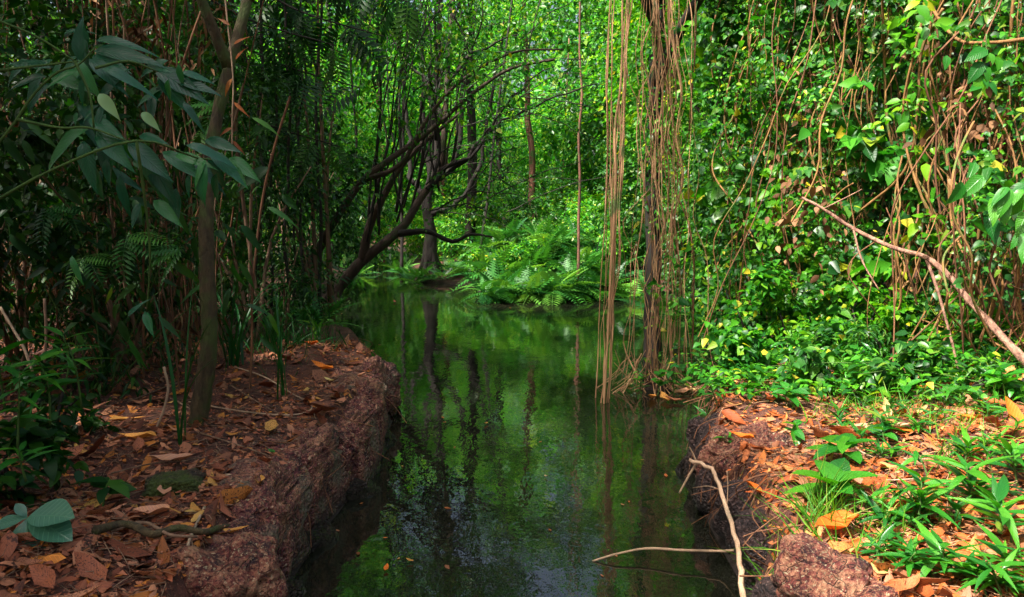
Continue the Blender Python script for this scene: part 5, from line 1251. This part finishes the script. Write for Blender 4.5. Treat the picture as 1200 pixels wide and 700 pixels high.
# named conspicuous leaves
ORG = leaf_mat('dry_leaf_vivid_orange', [(0, (.50, .11, .015)), (1, (.56, .16, .02))], .55, .15, veins=True, tcol=(1.2, .9, .6))
YEL = leaf_mat('dry_leaf_ochre', [(0, (.46, .21, .06)), (1, (.50, .27, .08))], .55, .15, veins=True, tcol=(1.2, .9, .6))
PNK = leaf_mat('dry_leaf_tan_pink', [(0, (.50, .26, .19)), (1, (.42, .22, .17))], .6, .12, veins=True, tcol=(1.2, .9, .6))
CRM = leaf_mat('dry_leaf_cream', [(0, (.55, .46, .22)), (1, (.6, .5, .25))], .55, .2, veins=True, tcol=(1.2, .9, .6))
def one_leaf(px, py, L, az, k, mat, label, lift=.03, tilt=0.0, pos=None):
    p = onland(px, py) if pos is None else pos; me = LMR[k].copy(); me.materials.clear(); me.materials.append(mat)
    o = link('fallen_leaf', me, None); o.matrix_basis = Matrix.Translation((p.x, p.y, p.z + lift)) @ Matrix.Rotation(az, 4, 'Z') @ Matrix.Rotation(tilt, 4, 'X') @ Matrix.Rotation(.2, 4, 'Y') @ Matrix.Scale(L, 4)
    tag(o, label, 'leaf')
for a_ in [(377, 438, .20, 1.2, 2, ORG, 'vivid orange leaf on the back of the left ledge'), (365, 410, .13, 1.4, 0, ORG, 'orange leaf at the back rim of the left ledge'), (150, 498, .19, -1.1, 3, YEL, 'ochre curled leaf left of the slim trunk'),
           (242, 472, .14, .1, 3, ORG, 'orange leaf standing against the base of the slim trunk', .06, 1.3), (214, 608, .12, 1.8, 1, YEL, 'orange curled leaf above the crooked root', .03, .4), (230, 600, .10, .6, 4, YEL, 'small ochre leaf touching the orange curled leaf'),
           (262, 630, .19, -1.1, 3, YEL, 'long tan leaf resting on the top of the big red stone', .05), (178, 612, .15, 1.6, 0, PNK, 'flat pinkish tan leaf lying above the mossy stone'), (125, 598, .16, 1.9, 2, LML and G['litter_l'], 'wide brown leaf in the left foreground'),
           (200, 545, .2, -1.2, 5, PNK, 'long curled pinkish leaf behind the small mossy stone'), (160, 520, .24, 1.3, 3, YEL, 'long tan leaf in the middle of the left litter'), (192, 585, .12, .4, 2, PNK, 'rounded pinkish leaf below the small mossy stone'), (325, 568, .12, 1.0, 0, PNK, 'tan leaf near the rim of the ledge'),
           (385, 452, .08, 1.2, 2, CRM, 'small cream leaf beside the vivid orange leaf'), (316, 575, .12, 1.2, 2, PNK, 'pinkish leaf on the red brown ledge top'), (305, 615, .1, .2, 0, YEL, 'small ochre leaf above the big red stone'),
           (1035, 490, .12, .1, 0, CRM, 'cream leaf standing upright in the middle of the right bank', .05, 1.2), (1030, 512, .30, 1.4, 5, PNK, 'long ragged tan leaf in the middle of the right litter'), (1050, 505, .22, 1.0, 4, ORG, 'orange curled leaf behind the long tan leaf'),
           (990, 575, .17, .3, 2, PNK, 'large pinkish brown leaf left of the lance leaved plants', .04), (983, 635, .22, 2.0, 0, ORG, 'big orange tan leaf lying above the red and cream stone', .05), (1015, 605, .16, .5, 1, PNK, 'grey pink leaf right of the big orange tan leaf'),
           (1085, 425, .16, .2, 2, ORG, 'orange leaf leaning under the vine curtain', .05, .9), (1185, 505, .20, .3, 2, ORG, 'large orange leaf at the right edge', .06, .5), (1140, 498, .11, 1.3, 0, ORG, 'small orange leaf left of the large orange leaf'), (1145, 535, .14, -.9, 3, ORG, 'narrow orange leaf above the lance leaved plants'),
           (890, 600, .16, 1.0, 5, ORG, 'orange brown leaf on the dark slope of the right bank', .04, .5), (950, 645, .18, 1.2, 3, PNK, 'tan strip of leaf above the dark stone'), (1025, 460, .14, .8, 4, ORG, 'orange leaf on the upper right bank'), (1030, 450, .13, 2.2, 1, PNK, 'pinkish leaf on the upper right bank'),
           (1130, 430, .14, 1.5, 4, G['litter_l'], 'reddish brown leaf under the fallen branch'), (1110, 590, .14, 1.0, 1, YEL, 'ochre leaf among the lance leaved plants'), (870, 520, .13, .8, 0, ORG, 'orange leaf on the corner of the right bank'), (905, 515, .17, 1.7, 1, PNK, 'tan leaf on the rim of the right bank')]:
    one_leaf(*a_)
# green living bits on litter
for k, (px, py) in enumerate([(930, 520), (318, 542), (1060, 430), (1120, 612)]):
    p = onland(px, py); me = LMR[0].copy(); me.materials.clear(); me.materials.append(G['hero'])
    o = link('green_leaf', me, None); o.matrix_basis = Matrix.Translation((p.x, p.y, p.z + .05)) @ Matrix.Rotation(k, 4, 'Z') @ Matrix.Rotation([1.2, .2, 1.0, .3][k], 4, 'X') @ Matrix.Scale([.13, .05, .12, .12][k], 4)
    tag(o, ['green leaf standing on the right bank near the forked stick', 'tiny green leaf lying inside the twig loop on the left ledge', 'yellow green leaf hanging low under the vine curtain', 'green leaf fallen between the lance leaved plants'][k], 'leaf')
# leaves and bits on the water and the root mound
for k, (px, py, L, m_, lb) in enumerate([(452, 669, .05, ORG, 'small orange leaf floating near the left bottom of the creek'), (480, 660, .04, YEL, 'small yellow leaf floating right of the orange one'), (570, 498, .05, YEL, 'small yellow leaf floating in mid creek'),
                                         (640, 560, .03, CRM, 'tiny pale leaf floating in mid creek'), (800, 462, .20, PNK, 'pinkish leaf lying at the right of the root mound'), (778, 470, .18, G['litter_l'], 'dark purple brown leaf at the edge of the root mound'), (790, 472, .16, G['litter_l'], 'dark folded leaf beside the pinkish leaf on the root mound'),
                                         (765, 468, .16, YEL, 'ochre leaf at the front of the root mound'), (815, 460, .16, CRM, 'pale leaf at the right tip of the root mound'), (738, 452, .1, CRM, 'small pale leaf at the left of the root mound'), (462, 355, .12, G['litter_l'], 'dark leaf floating behind the left ledge')]):
    p = P(px, py, .0); zz = gz(p.x, p.y); p.z = max(zz, .003) + (.006 if zz < 0 else .02)
    one_leaf(px, py, L, k * 1.3, k % 6 if zz > 0 else 2, m_, lb, 0.0, 0.0, p)
# bits and foliage on the mound
for k, (px, py, L) in enumerate([(752, 455, .08), (770, 452, .09), (790, 450, .09), (800, 440, .10), (745, 440, .08), (776, 425, .08), (812, 450, .09)]):
    p = P(px, py + 14, 0.0); b = Vector((p.x, p.y, max(gz(p.x, p.y), .02))); whorl(950 + k, b, 9, L, HT_H, 'small green sprig on the root mound ' + ['far left', 'left of centre', 'right of centre', 'right', 'at the left rear', 'at the back', 'at the right tip'][k], h=.22, group='green sprigs on the root mound', el=(-.2, .8))
# ------------------------------------------------------------------ grass (stuff)
def grass(seed, region, n, lo, hi, wd, label, mat):
    r = rg(seed); C_ = []
    while len(C_) < n:
        px, py = region(r); q = onland_fast(px, py)
        if q: C_.append(q)
    C_ = np.array(C_); z = ground_z(C_[:, 0], C_[:, 1]); d = r.normal(0, .55, (n, 3)) + [0, 0, 1.1]
    me = scatter_mesh('grass', leaf_tpl(wd, 4, .3, .5, 'strap'), np.column_stack([C_, z]), frames(d, r.normal(0, 1, (n, 3)) + [0, 0, .2]), r.uniform(lo, hi, n), r.random(n))
    tag(link('grass', me, None, mat), label, 'grass', None, 'stuff')
def gauss_reg(spots):
    def f(r):
        s = spots[int(r.integers(len(spots)))]; return r.normal(s[0], s[2]), r.normal(s[1], s[3])
    return f
grass(91, gauss_reg([(1100, 500, 35, 15), (1130, 530, 40, 18), (1040, 480, 30, 10), (1060, 600, 30, 18), (1010, 610, 20, 20), (1160, 480, 30, 12), (980, 470, 40, 10), (930, 450, 40, 8)]), 750, .06, .17, .07, 'short green grass in tufts on the right bank', G['grass'])
grass(92, gauss_reg([(930, 625, 12, 8), (900, 600, 15, 10), (960, 600, 12, 8)]), 220, .12, .28, .035, 'longer pale grass blades hanging over the rim beside the red and cream stone', G['grass'])
grass(93, gauss_reg([(360, 405, 22, 6), (300, 415, 40, 8), (180, 430, 60, 8)]), 500, .1, .3, .05, 'dark grass at the back of the left bank', G['strap'])

# ------------------------------------------------------------------ fine arching twigs over the middle
r = rg(97)
gx_ = 'thin arching twigs over the middle of the creek'
for k in range(34):
    d = r.uniform(9.5, 13); x0, y0 = r.uniform(480, 620), r.uniform(40, 250); x1, y1 = x0 + r.uniform(50, 150), y0 + r.uniform(-70, 60)
    a, b = D(x0, y0, d), D(x1, y1, d + r.uniform(-.5, .5)); mid = a.lerp(b, .5) + Vector((0, 0, r.uniform(.0, .25)))
    t = empty('arching_twig', a, f"arching twig {place_name(mid)}{', high' if y0 < 110 else ', mid height' if y0 < 180 else ', low'}", 'twig', gx_)
    _, path = branch_obj('stem', t, a, [a, mid, b], .010, .004, B['dark'], r, 5, 6, jit=.01)
    for q in range(2):
        i = int(r.integers(3, len(path) - 2)); p = path[i]; e = p + r.normal(0, .25, 3); branch_obj('side_twig', t, a, [tuple(p), tuple((p + e) / 2 + [0, 0, .03]), tuple(e)], .005, .002, B['dark'], r, 4, 3)
    N = 12; st = path[r.integers(0, len(path), N)] + r.normal(0, .04, (N, 3))
    pos, dr, nn, s = sprays(r, st, r.normal(0, 1, (N, 3)), r.uniform(.15, .35, N), 6, np.full(N, .07), .5, .9, .5)
    emit_leaves(t, a, pos, dr, nn, s, (OVATE3, None), G['mid'], 0, seed=2000 + k)
# drooping dark pinnate branches at the top left of the gap, bamboo like sprays at the top middle
def frond_branch(seed, px, py, d, nf, L, label, mat, group, name='drooping_branch'):
    r = rg(seed); b = D(px, py, d); t = empty(name, b, label, 'branch', group)
    ms = []
    for f in FRM: m2 = f.copy(); m2.materials.clear(); m2.materials.append(mat); ms.append(m2)
    pts = [b + Vector((-1.0, .3, .5)), b + Vector((-.4, .1, .15)), b + Vector((.4, 0, -.1))]; _, path = branch_obj('stem', t, b, pts, .014, .005, B['dark'], r, 5, 6)
    for k in range(nf):
        p = path[int(r.integers(2, len(path)))]; dv = np.array([[r.normal(.2, .6), r.normal(0, .4), -r.uniform(.3, 1.0)]]); M = frames(dv, np.array([[r.normal(0, .3), -.8, .5]]))[0]
        o = link('frond', ms[k % 3], t); o.matrix_basis = Matrix.Translation(Vector(tuple(p)) - b) @ Matrix(M.tolist()).to_4x4() @ Matrix.Scale(L * r.uniform(.7, 1.2), 4)
gg = 'dark drooping feathery branches above the leaning trunks'
for k, (px, py, d, nf, L, lb) in enumerate([(400, 30, 7.5, 12, .55, 'dark feathery branch at the top, left of the straight dark stem'), (370, 90, 7.2, 10, .5, 'dark feathery branch just above the slender dark stems'), (340, 40, 7, 10, .5, 'dark feathery branch at the top left of the slender stems'),
                                       (430, -10, 7.8, 10, .55, 'dark feathery branch cut by the top edge over the straight dark stem'), (350, 160, 7.6, 8, .45, 'dark feathery branch halfway down the slender stems')]):
    frond_branch(3000 + k, px, py, d, nf, L, lb, G['dark'], gg)
# overhanging crown at the top middle and the left canopy that shades the left bank
def canopy(seed, base, top, blobs, n, size, mat, tpl, label, tr=.14, L=.45):
    r = rg(seed); base = Vector(base); t = empty('canopy_tree', base, label, 'tree')
    branch_obj('trunk', t, base, [base - Vector((0, 0, .2)), base.lerp(Vector(top), .35) + Vector((.1, .05, 0)), base.lerp(Vector(top), .7), top], tr, tr * .4, B['dark'], r, 9, 4)
    for b in blobs: branch_obj('branch', t, base, [base.lerp(Vector(top), .75), (Vector(b[:3]) + Vector(top)) / 2 + Vector((0, 0, .3)), b[:3]], tr * .4, .02, B['dark'], r, 6, 3)
    pos, dr, nn, s = foliage_arrays(r, blobs, n, size, 7, L)
    emit_leaves(t, base, pos, dr, nn, s, (tpl, None), mat, 0, stuff='crown', seed=seed)
canopy(4001, (-3.4, 3.2, .5), (-3.2, 3.0, 5.6), [(-3.2, 2.4, 5.4, 1.7, 1.7, .8), (-3.4, 4.4, 6.0, 1.6, 1.5, .8), (-4.6, 3.0, 5.0, 1.4, 1.5, .9)], 1250, .15, G['mid'], OVATE3, 'tree just left of the view whose crown shades the left bank')
canopy(4002, (-4.8, 6.5, .5), (-4.2, 6.4, 6.4), [(-3.4, 6.0, 6.0, 1.8, 1.6, .9), (-4.8, 7.4, 6.4, 1.8, 1.6, .9), (-2.2, 7.2, 6.6, 1.4, 1.3, .7), (-5.6, 5.6, 5.4, 1.5, 1.5, 1.0)], 1750, .15, G['mid'], OVATE3, 'tall tree in the left thicket with a dense crown')
canopy(4003, (-4.0, .6, .5), (-3.6, .7, 5.8), [(-2.8, .4, 5.2, 1.6, 1.6, .7), (-4.2, 0.2, 5.6, 1.6, 1.6, .8), (-3.2, 1.6, 6.2, 1.4, 1.2, .7)], 2300, .15, G['mid'], OVATE3, 'tree beside the viewer on the left with an overhanging crown')
canopy(4004, (-4.5, 10, .5), (-3.6, 10, 6.6), [(-4.2, 9.2, 5.6, 1.4, 1.4, .9), (-5.4, 11, 6.2, 1.7, 1.5, 1.0), (-3.6, 7.9, 6.4, 1.3, 1.2, .8)], 1600, .12, G['mid'], OVATE3, 'tall tree behind the leaning trunks with an overhanging crown')
canopy(4005, (4.6, 8.0, .7), (4.2, 8.2, 6.4), [(3.6, 8.4, 5.2, 1.6, 1.4, 1.0), (4.6, 7.4, 5.6, 1.6, 1.4, .9), (2.4, 9.4, 5.4, 1.2, 1.2, .8)], 1300, .12, G['bright'], OVATE3, 'tree standing behind the vine curtain on the right')

for k, (x, y, h, rd) in enumerate([(-3.3, 2.0, 3.6, 1.0), (-4.2, 3.8, 4.2, 1.0), (-3.6, .2, 3.8, 1.1), (-4.8, 1.6, 4.4, 1.1), (-3.0, -2.2, 3.4, 1.1)]):  # unseen bushes added to keep low skylight off the left bank
    shrub(4100 + k, 600 + 900 * x / max(y, .01) if y > 0 else 0, 1, h, rd, 620, .14, G['dark'], OVATE3, ['bush beside the viewer on the left bank', 'taller bush left of the view by the thicket', 'bush left of the viewer at the water', 'big bush farther left of the viewer', 'bush behind the viewer on the left'][k], None, xy=(x, y))
for k, (px, py, h, rd, lb) in enumerate([(852, 462, .38, .2, 'bright leafy bush spilling over the corner of the right bank'), (862, 432, .7, .28, 'bright leafy bush at the water behind the right bank corner'), (848, 400, .9, .3, 'leafy bush hanging over the water right of the hanging roots')]):
    p = P(px + 14, py + 14, .2); shrub(4180 + k, px, p.y, h, rd, 120, .075, G['vine'], HEART, lb, 'bushes at the corner of the right bank', 40, V_HT, L=.16, stems=4, xy=(p.x, p.y), z0=max(gz(p.x, p.y), .05))
gy_ = 'low dark bushes at the back of the right bank'
for k in range(10):
    px = 915 + (k % 5) * 62 + (k // 5) * 30; p = onland(px, [424, 446][k // 5] + (k * 37 % 11) + max(0, (px - 1080) * .12))
    shrub(4140 + k, px, p.y, (.20 + .07 * (k % 3)) * (1 if px < 1080 else .45), .2, 60 if px < 1080 else 34, .085, G['mid' if k % 3 else 'hero'], OVATE if k % 2 else LANCE, f"{['glossy', 'dark', 'dull'][k % 3]} {'broad' if k % 2 else 'narrow'} leaved low bush {place_name(p)}", gy_, 30, (OV_M if k % 3 else OV_H) if k % 2 else (LN_M if k % 3 else LN_H), L=.13, stems=3, xy=(p.x, p.y))
gz_ = 'small leafy bushes at the foot of the vine curtain'
for k in range(13):
    px = 868 + k * 27.5; p = onland(px, 404 + (k % 3) * 7 + max(0, (px - 1050) * .08))
    shrub(4200 + k, px, p.y, (.34 + .12 * (k % 3)) * (1 if px < 1080 else .6), .26, 130 if px < 1080 else 70, .07, G[['vine', 'mid', 'bright'][k % 3]], HEART if k % 2 else OVATE, f"{['broad', 'dark', 'yellowish'][k % 3]} leafy bush at the curtain foot {place_name(p)}", gz_, 22, SPM[[0, 1, 2][k % 3]][1 if k % 2 else 2], L=.16, stems=3, xy=(p.x, p.y))
for k, (px, py, d, rd, h, lb) in enumerate([(0, 600, 3.0, .18, .26, 'dark leafy bush at the left edge above the fan leaves'), (60, 450, 3.8, .22, .38, 'dark leafy bush behind the bright seedlings')]):
    p = D(px, py, d); shrub(4220 + k, px, d, h, rd, 55, .085, G['dark'], OVATE, lb, 'dark bushes in the lower left corner', 16, OV_D, L=.14, stems=3, xy=(p.x, p.y))
canopy(4009, (-1.2, 20.5, .1), (-1.0, 19.5, 7.5), [(-3.2, 18.4, 8.0, 2.4, 1.6, 1.3), (-.6, 18.6, 8.8, 2.2, 1.5, 1.2), (-2.0, 19, 6.4, 2.0, 1.2, .9)], 1500, .17, G['far'], DIAMOND, 'tall tree across the creek whose crown spreads over the dark tree', .16)  # crown added so the water mirrors leaves instead of sky
canopy(4006, (2.8, -5.5, .3), (2.6, -5.2, 7.4), [(1.2, -4.6, 7.2, 2.2, 1.8, .9), (3.2, -6.2, 6.0, 2.2, 1.8, 1.3), (4.2, -4.0, 7.4, 1.8, 1.6, .9), (3.0, -6.5, 3.5, 2.2, 1.5, 1.5)], 1100, .17, G['mid'], DIAMOND, 'tree behind the viewer on the right', .2)  # added out of view to reduce skylight from behind the camera
canopy(4007, (-3.6, -6.0, .3), (-3.2, -6.0, 6.2), [(-2.2, -6.6, 4.6, 2.4, 1.4, 1.5), (-4.6, -6.2, 5.0, 2.0, 1.6, 1.4), (-3.8, -7.0, 2.6, 2.4, 1.4, 1.4)], 1700, .17, G['mid'], DIAMOND, 'tree behind the viewer on the left', .2)  # added out of view, crown thickened to darken the left side
canopy(4008, (5.6, 1.0, .6), (5.0, 1.0, 5.6), [(4.6, 1.0, 5.2, 1.6, 1.8, 1.0), (5.4, 2.2, 3.4, 1.2, 1.6, 1.4), (5.6, .0, 3.4, 1.2, 1.6, 1.4)], 1900, .15, G['mid'], DIAMOND, 'tree just right of the view beside the right bank', .15)

# ------------------------------------------------------------------ closing pass: branches grow from trunks; labels told apart
for o in list(sc.objects):
    if o.name.split('.')[0] == 'trunk' and o.parent is not None:
        for c in list(o.parent.children):
            if c.name.split('.')[0] in ('branch', 'root') and c is not o: c.parent = o
def ordinal(i, n):
    w_ = ['first', 'second', 'third', 'fourth', 'fifth', 'sixth', 'seventh', 'eighth', 'ninth', 'tenth', 'eleventh', 'twelfth', 'thirteenth', 'fourteenth', 'fifteenth', 'sixteenth', 'seventeenth', 'eighteenth', 'nineteenth', 'twentieth'] + ['twenty-' + q for q in ('first', 'second', 'third', 'fourth', 'fifth', 'sixth', 'seventh', 'eighth', 'ninth')] + ['thirtieth']
    if i == 0: return 'leftmost'
    if i == n - 1: return 'rightmost'
    if i < 30: return w_[i] + ' from the left'
    if n - 1 - i < 30: return w_[n - 1 - i] + ' from the right'
    return None
bylab = {}
for o in sc.objects:
    if o.parent is None and o.get('label'): bylab.setdefault(o['label'], []).append(o)
def xkey(o):
    if o.name.startswith('aerial_root') or o.name.startswith('bare_vine') or o.name.startswith('dry_cane'):
        v = np.array([tuple(q.co) for q in o.data.vertices]).mean(0) + np.array(tuple(o.matrix_basis.translation)); return pix(v)[0]
    return pix(tuple(o.matrix_basis.translation))[0]
for lb_, obs in bylab.items():
    if len(obs) < 2: continue
    obs.sort(key=xkey)
    for i, o in enumerate(obs):
        q = ordinal(i, len(obs))
        if q: o['label'] = lb_ + ', ' + q
